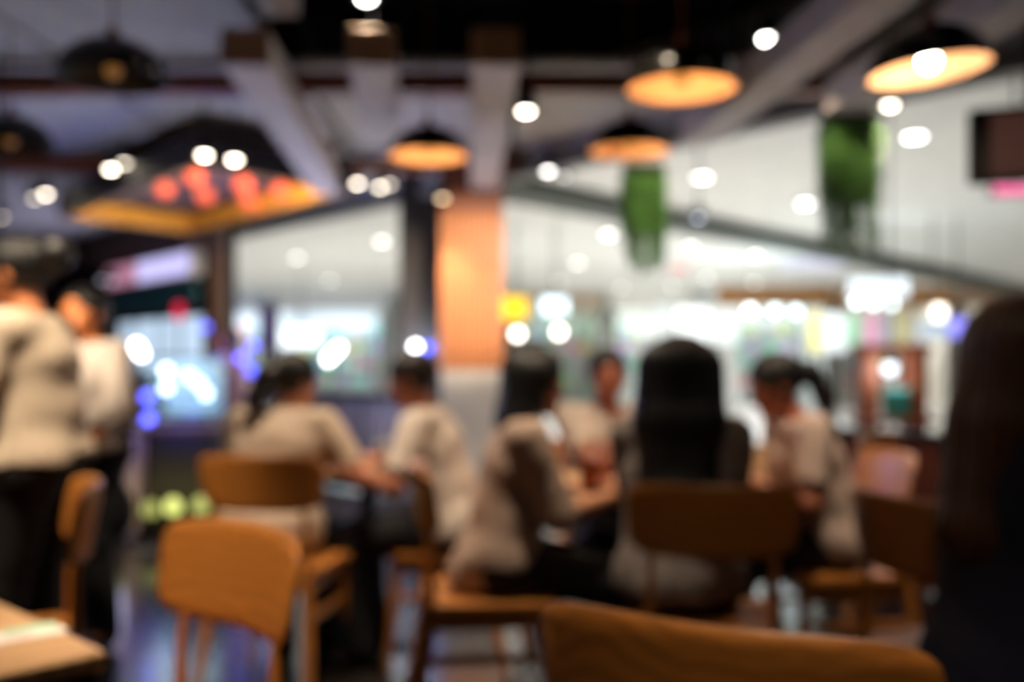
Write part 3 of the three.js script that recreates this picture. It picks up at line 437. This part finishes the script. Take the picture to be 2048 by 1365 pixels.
{ // the table corner at the lower left with a leaflet
  const B = at(215, 1302, 1.42), t = Math.atan2(0.25, 0.275); const w = 0.6, d = 0.36, ux = V(Math.cos(t), 0, Math.sin(t)), uz = V(-Math.sin(t), 0, Math.cos(t));
  const c = B.clone().addScaledVector(ux, -w / 2).addScaledVector(uz, d / 2); table(c.x, c.z, w, d, -t, 'pale wooden table corner in the lower left with a leaflet on it');
  const p = at(48, 1272, 1.5); const l = thing('leaflet', 'pale green and white leaflet on the lower left table corner', 'leaflet', [p.x, 0.7505, p.z], -t); part(l, 'sheet', box(0.075, 0.001, 0.11, 0, [0, 0.001, 0]), std(0xdfe3da, 0.7)); part(l, 'printed_block', box(0.035, 0.0006, 0.08, 0, [-0.017, 0.002, -0.015]), std(0x9ccbb0, 0.7)); part(l, 'printed_block', box(0.025, 0.0006, 0.05, 0, [0.02, 0.002, 0.02]), std(0xe8c6c4, 0.7));
}
// things on the middle table
function glassOf(x, z, label, color, h = 0.13, y0 = 0.75) {
  const o = thing('drinking_glass', label, 'glass', [x, y0, z]); const r = 0.036;
  part(o, 'tumbler', new THREE.LatheGeometry([[0.0, 0], [r * 0.8, 0], [r, h], [r - 0.003, h], [r * 0.78, 0.008], [0, 0.008]].map(([a, b]) => new THREE.Vector2(a, b)), 24), phys(0xffffff, 0.05, { transmission: 1, thickness: 0 }));
  if (color) part(o, 'drink', cyl(r * 0.93, r * 0.76, h * 0.8, [0, h * 0.42, 0], 24), phys(color, 0.15)); part(o, 'straw', cyl(0.003, 0.003, h * 1.5, [0.008, h * 0.8, 0], 8).rotateZ(-0.1), std(0xd9d2c8, 0.5)); return o;
}
glassOf(0.255, -3.13, 'tall glass of amber iced drink on the middle table', 0x9c3c08, 0.14); glassOf(0.31, -3.22, 'second amber drink beside the tall one on the middle table', 0xb04a10, 0.12); glassOf(0.375, -3.1, 'pale milky drink right of the amber drinks', 0xe6d2bd, 0.15); glassOf(-0.55, -3.98, 'glass of water on the table behind the white shirted guest', 0xc9d2d6, 0.12);
function plate(x, z, r, label, food) { const o = thing('plate', label, 'plate', [x, 0.75, z]); part(o, 'dish', new THREE.LatheGeometry([[0, 0], [r * 0.6, 0.002], [r, 0.018], [r, 0.022], [r * 0.62, 0.007], [0, 0.006]].map(([a, b]) => new THREE.Vector2(a, b)), 28), std(0xe6e2da, 0.3)); if (food) part(o, 'food', sph(r * 0.5, [0, 0.015, 0], 1, 0.4, 0.8), std(food, 0.7)); }
plate(0.55, -3.3, 0.11, 'white plate with brown food on the middle table', 0xa8642c); plate(-0.72, -3.95, 0.1, 'white plate with orange food on the table left of the column', 0xc67a3a);
{ const o = thing('menu_stand', 'bright peach menu card standing on the middle table', 'menu card', [0.83, 0.75, -3.25], 0.2); part(o, 'card', box(0.085, 0.13, 0.006, 0.002, [0, 0.085, 0]), std(0xf2cfa6, 0.6)); part(o, 'base', box(0.1, 0.02, 0.05, 0.004, [0, 0.01, 0]), M.white); }

// ------------------------------------------------------------------ people
// a field of tapered capsules and ellipsoids, meshed with surface nets
const cap = (a, b, ra, rb = ra) => ({ a, b, ra, rb, d: b.clone().sub(a), l2: Math.max(1e-9, a.distanceToSquared(b)) });
function dCap(c, x, y, z) { const px = x - c.a.x, py = y - c.a.y, pz = z - c.a.z; let t = (px * c.d.x + py * c.d.y + pz * c.d.z) / c.l2; t = t < 0 ? 0 : t > 1 ? 1 : t; return Math.hypot(px - c.d.x * t, py - c.d.y * t, pz - c.d.z * t) - (c.ra + (c.rb - c.ra) * t); }
const dEll = (cx, cy, cz, rx, ry, rz, x, y, z) => { const a = (x - cx) / rx, b = (y - cy) / ry, c = (z - cz) / rz, k0 = Math.hypot(a, b, c), k1 = Math.hypot(a / rx, b / ry, c / rz); return k1 < 1e-6 ? -Math.min(rx, ry, rz) : k0 * (k0 - 1) / k1; };
const smin = (a, b, k) => { const h = Math.max(k - Math.abs(a - b), 0) / k; return Math.min(a, b) - h * h * k * 0.25; };
const caps = (list, k, grow = 0) => (x, y, z) => { let d = 1e3; for (const c of list) d = smin(d, dCap(c, x, y, z) - grow, k); return d; };
function bounds(list, pad) { const lo = V(9, 9, 9), hi = V(-9, -9, -9); for (const c of list) for (const p of [c.a, c.b]) { const r = Math.max(c.ra, c.rb) + pad; lo.min(V(p.x - r, p.y - r, p.z - r)); hi.max(V(p.x + r, p.y + r, p.z + r)); } return [lo, hi]; }
function nets(f, lo, hi, c, color) {
  const nx = Math.ceil((hi.x - lo.x) / c) + 2, ny = Math.ceil((hi.y - lo.y) / c) + 2, nz = Math.ceil((hi.z - lo.z) / c) + 2, g = new Float32Array(nx * ny * nz), I = (i, j, k) => (k * ny + j) * nx + i;
  for (let k = 0; k < nz; k++) for (let j = 0; j < ny; j++) for (let i = 0; i < nx; i++) g[I(i, j, k)] = f(lo.x + i * c, lo.y + j * c, lo.z + k * c);
  const id = new Int32Array(nx * ny * nz).fill(-1), pos = [], nor = [], idx = [], col = [], uv = [];
  for (let k = 0; k < nz - 1; k++) for (let j = 0; j < ny - 1; j++) for (let i = 0; i < nx - 1; i++) {
    let n = 0, sx = 0, sy = 0, sz = 0;
    const edge = (a, b, c2, d, e, h) => { const u = g[I(i + a, j + b, k + c2)], v = g[I(i + d, j + e, k + h)]; if ((u < 0) !== (v < 0)) { const t = u / (u - v); sx += a + (d - a) * t; sy += b + (e - b) * t; sz += c2 + (h - c2) * t; n++; } };
    for (const a of [0, 1]) for (const b of [0, 1]) { edge(0, a, b, 1, a, b); edge(a, 0, b, a, 1, b); edge(a, b, 0, a, b, 1); }
    if (!n) continue;
    const x = lo.x + (i + sx / n) * c, y = lo.y + (j + sy / n) * c, z = lo.z + (k + sz / n) * c, e = c * 0.5, N = V(f(x + e, y, z) - f(x - e, y, z), f(x, y + e, z) - f(x, y - e, z), f(x, y, z + e) - f(x, y, z - e)).normalize();
    id[I(i, j, k)] = pos.length / 3; pos.push(x, y, z); nor.push(N.x, N.y, N.z); uv.push(Math.abs(N.x) > Math.abs(N.z) ? z : x, y); if (color) col.push(...color(x, y, z, N));
  }
  const quad = (a, b, c2, d, flip) => { if (Math.min(a, b, c2, d) < 0) return; flip ? idx.push(a, c2, b, b, c2, d) : idx.push(a, b, c2, b, d, c2); };
  for (let k = 1; k < nz - 1; k++) for (let j = 1; j < ny - 1; j++) for (let i = 1; i < nx - 1; i++) {
    const o = g[I(i, j, k)] < 0;
    if (o !== g[I(i + 1, j, k)] < 0) quad(id[I(i, j - 1, k - 1)], id[I(i, j, k - 1)], id[I(i, j - 1, k)], id[I(i, j, k)], !o);
    if (o !== g[I(i, j + 1, k)] < 0) quad(id[I(i - 1, j, k - 1)], id[I(i, j, k - 1)], id[I(i - 1, j, k)], id[I(i, j, k)], o);
    if (o !== g[I(i, j, k + 1)] < 0) quad(id[I(i - 1, j - 1, k)], id[I(i, j - 1, k)], id[I(i - 1, j, k)], id[I(i, j, k)], !o);
  }
  const G = new THREE.BufferGeometry(); G.setAttribute('position', new THREE.Float32BufferAttribute(pos, 3)); G.setAttribute('normal', new THREE.Float32BufferAttribute(nor, 3)); G.setAttribute('uv', new THREE.Float32BufferAttribute(uv, 2)); if (color) G.setAttribute('color', new THREE.Float32BufferAttribute(col, 3)); G.setIndex(idx); return G;
}
// head: centre between crown and chin, looking along +z; colours: skin 1, dark eyes and brows, redder lips
const headField = (x, y, z) => {
  const ax = Math.abs(x);
  let d = dEll(0, 0.028, -0.016, 0.076, 0.085, 0.094, x, y, z);
  d = smin(d, dEll(0, -0.04, 0.022, 0.055, 0.07, 0.066, x, y, z), 0.035);
  d = smin(d, dCap(HB.chin, x, y, z), 0.02); d = smin(d, dCap(HB.cheek, ax, y, z), 0.025); d = smin(d, dCap(HB.brow, ax, y, z), 0.014);
  d = -smin(-d, Math.hypot(ax - 0.031, y - 0.004, z - 0.094) - 0.013, 0.012);
  d = smin(d, Math.hypot(ax - 0.031, y - 0.003, z - 0.073) - 0.0125, 0.003);
  d = smin(d, dCap(HB.nose, x, y, z), 0.008); d = smin(d, dCap(HB.wing, ax, y, z), 0.006);
  d = smin(d, dCap(HB.upperLip, x, y, z), 0.006); d = smin(d, dCap(HB.lowerLip, x, y, z), 0.006);
  d = smin(d, dEll(0.076, -0.002, -0.012, 0.009, 0.03, 0.018, ax, y, z), 0.006);
  return d;
};
const HB = { chin: cap(V(-0.012, -0.094, 0.066), V(0.012, -0.094, 0.066), 0.017), cheek: cap(V(0.042, -0.03, 0.052), V(0.05, -0.005, 0.04), 0.02), brow: cap(V(0.014, 0.024, 0.081), V(0.05, 0.022, 0.066), 0.009), nose: cap(V(0, 0.008, 0.082), V(0, -0.03, 0.098), 0.007, 0.011), wing: cap(V(0.01, -0.034, 0.088), V(0.012, -0.034, 0.086), 0.008), upperLip: cap(V(-0.019, -0.058, 0.08), V(0.019, -0.058, 0.08), 0.006), lowerLip: cap(V(-0.016, -0.068, 0.078), V(0.016, -0.068, 0.078), 0.007) };
const headGeo = nets(headField, V(-0.1, -0.13, -0.125), V(0.1, 0.13, 0.125), 0.0045, (x, y, z) => { const ax = Math.abs(x); if (z > 0.05 && Math.abs(y - 0.002) < 0.0048 && Math.abs(ax - 0.031) < 0.0105) return Math.hypot(ax - 0.031, y - 0.003) < 0.0062 ? [0.03, 0.02, 0.015] : [1.3, 1.4, 1.5]; if (z > 0.05 && y > 0.022 && y < 0.031 && ax > 0.013 && ax < 0.05) return [0.15, 0.1, 0.08]; if (z > 0.06 && y < -0.053 && y > -0.075 && ax < 0.023) return [0.85, 0.5, 0.48]; return [1, 1, 1]; });
// hand: wrist at the origin, fingers along +y, palm facing +z, thumb at +x
function makeHand(curl) {
  const list = [], palm = (x, y, z) => { const qx = Math.max(Math.abs(x) - 0.027, 0), qy = Math.max(Math.abs(y - 0.045) - 0.032, 0), qz = Math.max(Math.abs(z) - 0.002, 0); return Math.hypot(qx, qy, qz) - 0.0115; };
  [[-0.029, 0.078, 0.058], [-0.0105, 0.084, 0.072], [0.0095, 0.085, 0.078], [0.029, 0.081, 0.068]].forEach(([x, y, L], i) => { let p = V(x, y - 0.012, 0), a = curl * 0.5; const sp = (i - 1.5) * 0.05; for (const [f, r0, r1] of [[0.46, 0.0088, 0.0082], [0.3, 0.0082, 0.0075], [0.24, 0.0075, 0.0065]]) { const q = p.clone().add(V(sp * L * f, Math.cos(a) * (L * f + (f > 0.4 ? 0.012 : 0)), Math.sin(a) * L * f)); list.push([cap(p, q, r0, r1)]); p = q; a += curl; } });
  const th = [cap(V(0.022, 0.022, 0.004), V(0.046, 0.048, 0.012), 0.0125, 0.0095), cap(V(0.046, 0.048, 0.012), V(0.055, 0.07, 0.018 + curl * 0.012), 0.0095, 0.0085), cap(V(0.055, 0.07, 0.018 + curl * 0.012), V(0.052, 0.088, 0.024 + curl * 0.02), 0.0085, 0.007)], wr = cap(V(0, -0.02, 0), V(0, 0.02, 0), 0.024, 0.02);
  const f = (x, y, z) => { let d = smin(palm(x, y, z), dCap(wr, x * 0.8, y, z * 1.25), 0.015); for (const t of th) d = smin(d, dCap(t, x, y, z), 0.006); let e = 1; for (const [c] of list) e = Math.min(e, dCap(c, x, y, z)); return smin(d, e, 0.004); };
  return nets(f, V(-0.055, -0.05, -0.03), V(0.075, 0.185, 0.1), 0.0042, () => [1, 1, 1]);
}
const hands = { relaxed: makeHand(0.38), grip: makeHand(0.85) };
function ik(S, T, a, b, pole) { const d = T.clone().sub(S), L = Math.min(d.length(), a + b - 0.004), u = d.clone().normalize(), x = (a * a - b * b + L * L) / (2 * L), y = Math.sqrt(Math.max(0, a * a - x * x)), p = pole.clone().addScaledVector(u, -pole.dot(u)).normalize(); return [S.clone().addScaledVector(u, x).addScaledVector(p, y), S.clone().addScaledVector(u, L)]; }
const hairStyles = {
  short: { list: [], low: -0.05 },
  bun: { list: [[0, 0.045, -0.1, 0, 0.05, -0.135, 0.05, 0.06]], low: -0.055 },
  ponytail: { list: [[0, 0.03, -0.1, 0, 0.0, -0.15, 0.03, 0.035], [0, 0.0, -0.15, 0, -0.1, -0.17, 0.035, 0.035], [0, -0.1, -0.17, 0, -0.2, -0.15, 0.035, 0.012]], low: -0.05 },
  low: { list: [[0, -0.03, -0.09, 0, -0.12, -0.1, 0.06, 0.05], [0, -0.12, -0.1, 0, -0.2, -0.09, 0.05, 0.02]], low: -0.08 },
  long: { list: [[-0.03, 0.02, -0.05, -0.04, -0.14, -0.075, 0.085, 0.078], [0.03, 0.02, -0.05, 0.04, -0.14, -0.075, 0.085, 0.078], [-0.04, -0.14, -0.075, -0.035, -0.34, -0.115, 0.078, 0.066], [0.04, -0.14, -0.075, 0.035, -0.34, -0.115, 0.078, 0.066], [-0.03, -0.34, -0.115, -0.02, -0.46, -0.11, 0.066, 0.025], [0.03, -0.34, -0.115, 0.02, -0.46, -0.11, 0.066, 0.025]], low: -0.9 },
  shoulder: { list: [[-0.035, 0.02, -0.04, -0.05, -0.13, -0.045, 0.082, 0.07], [0.035, 0.02, -0.04, 0.05, -0.13, -0.045, 0.082, 0.07], [-0.05, -0.13, -0.045, -0.045, -0.25, -0.07, 0.07, 0.035], [0.05, -0.13, -0.045, 0.045, -0.25, -0.07, 0.07, 0.035]], low: -0.9 },
};
const hairCache = {};
function hairGeo(style) {
  if (hairCache[style]) return hairCache[style];
  const h = hairStyles[style], list = h.list.map((q) => cap(V(q[0], q[1], q[2]), V(q[3], q[4], q[5]), q[6], q[7])), f = (x, y, z) => {
    let d = dEll(0, 0.03, -0.02, 0.087, 0.098, 0.107, x, y, z); d = Math.max(d, h.low - 0.0 - y + 0 * z); 
    let e = 1; for (const c of list) e = smin(e, dCap(c, x, y, z), 0.03); d = smin(d, e, 0.03);
    d = Math.max(d, -dEll(0, -0.045, 0.1, 0.07, 0.115, 0.085, x, y, z)); if (h.low < -0.5) d = Math.max(d, -dEll(0, -0.17, 0.07, 0.1, 0.1, 0.1, x, y, z));
    return d + 0.0022 * Math.sin(34 * Math.atan2(x, z + 0.02) + y * 9);
  };
  const all = [...list, cap(V(0, 0.03, -0.02), V(0, 0.03, -0.021), 0.11)], [lo, hi] = bounds(all, 0.02); return hairCache[style] = nets(f, lo, hi, 0.006);
}
const skinMats = {}, clothMats = {};
const skinOf = (c) => skinMats[c] ??= phys(c, 0.5, { vertexColors: true }), clothOf = (c) => clothMats[c] ??= std(c, 0.88, { map: weave });
function person(o) {
  const s = o.s ?? 0.95, root = thing('person', o.label, 'person', [o.x, 0, o.z], facing(o.dir[0], o.dir[1])); root.scale.setScalar(s);
  const sit = o.sit !== false, py = sit ? 0.462 / s + 0.1 : 0.92, P = V(0, py, 0), lean = o.lean ?? 0.1, E = new THREE.Euler(lean, o.twist ?? 0, o.side ?? 0, 'YXZ');
  const T = (x, y, z = 0) => { const k = Math.min(1, Math.max(0, y / 0.3)); return P.clone().add(V(x, y, z).applyEuler(new THREE.Euler(lean * (0.5 + 0.5 * k), (o.twist ?? 0) * k, (o.side ?? 0) * k, 'YXZ'))); };
  const up = V(0, 1, 0).applyEuler(E), m = o.male ? 1.08 : 1, sh = 0.163 * m;
  const torso = [cap(V(-0.08, py, 0), V(0.08, py, 0), 0.104), cap(T(-0.045, 0.15), T(0.045, 0.15), 0.088 * m), cap(P, T(0, 0.15), 0.09), cap(T(0, 0.15), T(0, 0.32), 0.09), cap(T(-0.07, 0.33, 0.005), T(0.07, 0.33, 0.005), 0.092 * m), cap(T(-0.12, 0.42, -0.005), T(0.12, 0.42, -0.005), 0.06)];
  if (!o.male) for (const q of [-1, 1]) torso.push(cap(T(q * 0.065, 0.3, 0.07), T(q * 0.065, 0.31, 0.07), 0.056));
  const neckBase = T(0, 0.45, -0.005), HE = new THREE.Euler(lean * 0.35 + (o.pitch ?? 0), o.turn ?? 0, o.roll ?? 0, 'YXZ'), headC = T(0, 0.485, 0).add(V(0, 0.125, 0.022).applyEuler(HE)), Q = new THREE.Quaternion().setFromEuler(HE);
  const skin = [...torso, cap(neckBase, headC.clone().add(V(0, -0.05, -0.018).applyQuaternion(Q)), 0.054, 0.048)], parts = [], sleeves = [], legs = [];
  for (const [side, target, pole] of [[1, o.L, o.poleL], [-1, o.R, o.poleR]]) {
    const S = T(side * sh, 0.425, 0), wrist = V(...(target ?? [side * 0.2, sit ? py + 0.05 : py - 0.08, sit ? 0.25 : 0.05])), [el, wr] = ik(S, wrist, 0.265, 0.235, V(...(pole ?? [side * 0.5, -0.7, -0.5])));
    skin.push(cap(S, el, 0.046 * m, 0.037), cap(el, wr, 0.037, 0.025)); sleeves.push([S, el, wr]);
    const fy = wr.clone().sub(el).normalize(), pn = V(...((side > 0 ? o.palmL : o.palmR) ?? (sit ? [0, -1, 0] : [-side, 0, 0]))), fz = pn.addScaledVector(fy, -pn.dot(fy)).normalize(), fx = fy.clone().cross(fz);
    let hg = hands[(side > 0 ? o.gripL : o.gripR) ? 'grip' : 'relaxed'].clone(); const inward = fx.dot(V(-side, 0, 0)) > 0 ? 1 : -1; // thumb to the body's middle
    if (inward < 0) { hg.scale(-1, 1, 1); const ix = hg.index.array; for (let i = 0; i < ix.length; i += 3) { const t = ix[i]; ix[i] = ix[i + 1]; ix[i + 1] = t; } }
    parts.push(hg.applyMatrix4(new THREE.Matrix4().makeBasis(fx, fy, fz).setPosition(wr.clone().addScaledVector(fy, 0.012))));
    const hip = V(side * 0.088, py - 0.01, 0), ank = sit ? V(side * (o.kneeOut ?? 0.1), 0.085, 0.36 + (o.foot ?? 0)) : V(side * 0.1 + (o.step ? side * 0.01 : 0), 0.085, side * (o.step ?? 0.02)), [kn, an] = ik(hip, ank, 0.41, Math.min(0.43, sit ? 0.43 : 0.43), V(0, sit ? 0.6 : 0.05, 1));
    legs.push([hip, kn, an]); skin.push(cap(hip, kn, 0.082, 0.056), cap(kn, an, 0.054, 0.034), cap(an, an.clone().add(V(0, -0.045, 0.1)), 0.036, 0.028));
    const fc = [cap(an.clone().add(V(0, -0.02, -0.02)), an.clone().add(V(0, -0.045, 0.03)), 0.046, 0.04), cap(an.clone().add(V(0, -0.048, 0.03)), an.clone().add(V(0, -0.053, 0.13)), 0.04, 0.032)], ff = caps(fc, 0.03, 0.004), [l2, h2] = bounds(fc, 0.02);
    part(root, 'shoe', nets((x, y, z) => Math.max(ff(x, y, z), 0.004 - y), l2, h2, 0.011), clothOf(o.shoe ?? 0x141214));
  }
  const bf = caps(skin, 0.03), [lo, hi] = bounds(skin, 0.02), bodyGeo = nets(bf, lo, hi, 0.014, () => [1, 1, 1]);
  parts.push(bodyGeo, headGeo.clone().applyQuaternion(Q).translate(headC.x, headC.y, headC.z));
  part(root, 'body', mergeGeometries(parts), skinOf(o.skin ?? 0xb87a58));
  const hr = part(root, 'hair', hairGeo(o.hair ?? 'short'), o.hairMat ?? (hairMats[o.hairColor ?? 0x0c0a0b] ??= std(o.hairColor ?? 0x0c0a0b, 0.5, { map: strands }))); hr.quaternion.copy(Q); hr.position.copy(headC); if (o.hairScale) hr.scale.set(...o.hairScale);
  // top: torso and sleeves grown outwards, cut flat at neck, cuffs and hem
  const grow = o.loose ?? 0.02, tt = [...torso]; if (sit) tt.push(cap(V(0, py, -0.02), V(0, py - 0.04, -0.02), 0.115)); else tt.push(cap(V(-0.05, py - (o.hem ?? 0.05), 0), V(0.05, py - (o.hem ?? 0.05), 0), 0.105));
  if (o.tail) tt.push(cap(V(-0.06, py - 0.02, -0.09), V(-0.05, py - o.tail, -0.12), 0.06, 0.05), cap(V(0.06, py - 0.02, -0.09), V(0.05, py - o.tail, -0.12), 0.06, 0.05));
  for (const q of [-1, 1]) tt.push(cap(T(q * 0.06, 0.3), V(q * 0.07, py + 0.02, 0), 0.088));
  const tf = caps(tt, 0.035, grow), sl = o.sleeve ?? 0.7, arm = [], extra = [];
  for (const [S, el, wr] of sleeves) { const e1 = sl < 1 ? S.clone().lerp(el, sl) : el, dir1 = el.clone().sub(S).normalize(); arm.push({ c: cap(S, sl < 1 ? S.clone().lerp(el, Math.min(1, sl + 0.2)) : el, 0.056, 0.052), e: sl < 1 ? e1 : null, n: dir1 }); if (sl > 1) { const e2 = el.clone().lerp(wr, sl - 1), n2 = wr.clone().sub(el).normalize(); arm.push({ c: cap(el, wr, 0.046, 0.036), e: e2, n: n2 }); } extra.push(arm[arm.length - 1].c, arm[arm.length - (sl > 1 ? 2 : 1)].c); }
  const hemY = sit ? py - (o.tail ? o.tail + 0.03 : 0.05) : py - (o.hem ?? 0.05), nk = T(0, 0.475, 0);
  const top = (x, y, z) => {
    let d = tf(x, y, z); d = Math.max(d, hemY - y, (x - nk.x) * up.x + (y - nk.y) * up.y + (z - nk.z) * up.z);
    for (const a of arm) { let q = dCap(a.c, x, y, z) - grow * 0.35; if (a.e) q = Math.max(q, (x - a.e.x) * a.n.x + (y - a.e.y) * a.n.y + (z - a.e.z) * a.n.z); d = smin(d, q, 0.03); }
    return d + 0.0022 * Math.sin(23 * y + 9 * x) * Math.sin(17 * x + 13 * z + 2) + 0.0012 * Math.sin(41 * y - 30 * z);
  };
  const [tl, th] = bounds([...tt, ...extra], 0.05); part(root, o.topName ?? 'shirt', nets(top, tl, th, 0.013), clothOf(o.top));
  // bottom: trousers or skirt
  const lg = [cap(V(-0.08, py - 0.01, 0), V(0.08, py - 0.01, 0), sit ? 0.1 : 0.106)], skirt = o.skirt; for (const [h, k, a] of legs) { lg.push(cap(h, k, sit ? 0.084 : 0.09, 0.07)); if (!skirt) lg.push(cap(k, a, 0.068, 0.056)); }
  if (skirt && !sit) lg.push(cap(V(0, py - 0.1, 0), V(0, py - 0.45, 0), 0.15, 0.19));
  const lf = caps(lg, skirt ? 0.05 : 0.035, 0.012), [ll, lh] = bounds(lg, 0.04); part(root, skirt ? 'skirt' : 'trousers', nets((x, y, z) => Math.max(lf(x, y, z), 0.075 - y, y - (py + 0.1)) + 0.003 * Math.sin(19 * y + 7 * z), ll, lh, 0.014), clothOf(o.bottom ?? 0x121114));
  if (o.apron) { const af = caps([cap(V(-0.09, py + 0.1, 0), V(0.09, py + 0.1, 0), 0.1), cap(V(0, py + 0.1, 0), V(0, py - 0.3, 0.02), 0.12), cap(V(-0.09, py - 0.3, 0.02), V(0.09, py - 0.3, 0.02), 0.115)], 0.08, 0.02); part(root, 'apron', nets((x, y, z) => Math.max(af(x, y, z), -af(x, y, z) - 0.03, py - 0.42 - y, y - (py + 0.1)), V(-0.4, py - 0.5, -0.35), V(0.4, py + 0.3, 0.4), 0.014), clothOf(o.apron)); }
  return root;
}
const hairMats = {};
person({ label: 'waitress in a cream shirt and black trousers standing with a hair bun', x: -1.455, z: -2.92, dir: [-1, 0.02], s: 0.95, sit: false, lean: 0.08, hair: 'bun', top: 0xd9c6ae, sleeve: 0.75, hem: 0.0, bottom: 0x0d0c10, skin: 0xc07a50, L: [0.16, 1.0, 0.3], R: [-0.16, 1.0, 0.28], loose: 0.03, pitch: 0.1 });
person({ label: 'staff member in a white shirt and black apron standing behind the waitress', x: -1.75, z: -3.95, dir: [-0.3, 0.95], s: 0.905, sit: false, lean: 0.05, hair: 'low', top: 0xd6cac0, sleeve: 1.6, bottom: 0x0b0b10, apron: 0x0c0c14, skin: 0xe08a4e, L: [0.2, 0.95, 0.26], R: [-0.1, 1.05, 0.3], hem: 0.03 });
person({ label: 'standing guest in a tan top right of the glowing glass case', x: -2.32, z: -7.95, dir: [-0.7, 0.5], s: 0.9, sit: false, hair: 'shoulder', top: 0x9c7a66, sleeve: 1.7, bottom: 0x1a1a24, skin: 0xa87055, hem: 0.12 });
person({ label: 'guest in a cream shirt seen from behind, leaning over a table', x: -0.9, z: -3.55, dir: [0.12, -1], s: 0.945, lean: 0.3, hair: 'ponytail', top: 0xd8c2ac, sleeve: 0.8, bottom: 0x4a5058, skin: 0xc98a66, L: [0.12, 0.8, 0.4], R: [-0.3, 0.82, 0.34], turn: -0.6, roll: 0.1, pitch: 0.1, loose: 0.03, male: true });
person({ label: 'guest in a white shirt leaning left across the table by the slatted column', x: -0.24, z: -3.72, dir: [-0.97, -0.15], s: 0.94, lean: 0.25, hair: 'short', hairColor: 0x1d0f10, top: 0xd4c6ba, sleeve: 0.8, bottom: 0x14141a, skin: 0xa4654a, L: [0.2, 0.82, 0.38], R: [-0.16, 0.82, 0.36], male: true, loose: 0.025, pitch: 0.15 });
person({ label: 'black haired woman in a beige blouse sitting sideways on a wooden chair', x: -0.03, z: -3.03, dir: [1, -0.15], s: 0.935, lean: 0.16, hair: 'shoulder', top: 0xc0a696, sleeve: 1.2, bottom: 0x121014, skirt: true, skin: 0xc48a68, L: [0.12, 0.82, 0.36], R: [-0.12, 0.82, 0.38], tail: 0.05, loose: 0.02, pitch: 0.1, poleL: [0.2, -1, -0.2], poleR: [-0.2, -1, -0.2] });
person({ label: 'dark haired guest facing the camera with both hands raised to the mouth', x: 0.385, z: -3.98, dir: [0.1, 1], s: 0.94, lean: 0.12, hair: 'short', top: 0xd2c4b8, sleeve: 0.7, bottom: 0x1a1a22, skin: 0xa8654c, L: [0.1, 0.98, 0.3], R: [0.08, 0.99, 0.27], poleL: [0.8, -0.6, 0.1], poleR: [-0.5, -1, 0.1], palmL: [-1, 0, 0], palmR: [1, 0, 0], male: true, gripL: true, gripR: true });
person({ label: 'woman with very long black hair seen from behind at the middle table', x: 0.49, z: -2.78, dir: [0.25, -1], s: 0.955, lean: 0.1, hair: 'long', top: 0x8a7e79, sleeve: 0.8, bottom: 0x101014, skin: 0xc08664, L: [0.07, 0.82, 0.36], R: [-0.07, 0.82, 0.36], poleL: [0.15, -1, -0.2], poleR: [-0.15, -1, -0.2], tail: 0.02, hairScale: [1.18, 1.04, 1.05], hairMat: std(0x0c0b0d, 0.42, { map: strands }) });
person({ label: 'ponytailed guest in a pale T-shirt leaning to the left over the table', x: 1.13, z: -3.4, dir: [-1, 0.05], s: 0.94, lean: 0.3, hair: 'ponytail', top: 0xc4ada0, sleeve: 0.75, bottom: 0x15151c, skin: 0x9c5a40, L: [0.14, 0.82, 0.36], R: [-0.16, 0.82, 0.34], pitch: 0.25, loose: 0.03 });
person({ label: 'brown haired woman in dark navy clothes at the right picture edge', x: 1.04, z: -1.93, dir: [1, -0.1], s: 1.03, lean: 0.02, hair: 'long', hairColor: 0x55331f, top: 0x10142c, topName: 'coat', sleeve: 1.8, bottom: 0x090a14, skirt: true, tail: 0.06, loose: 0.035, skin: 0xb8805f, L: [0.16, 0.72, 0.34], R: [-0.16, 0.72, 0.34] });

renderer.render(scene, camera);
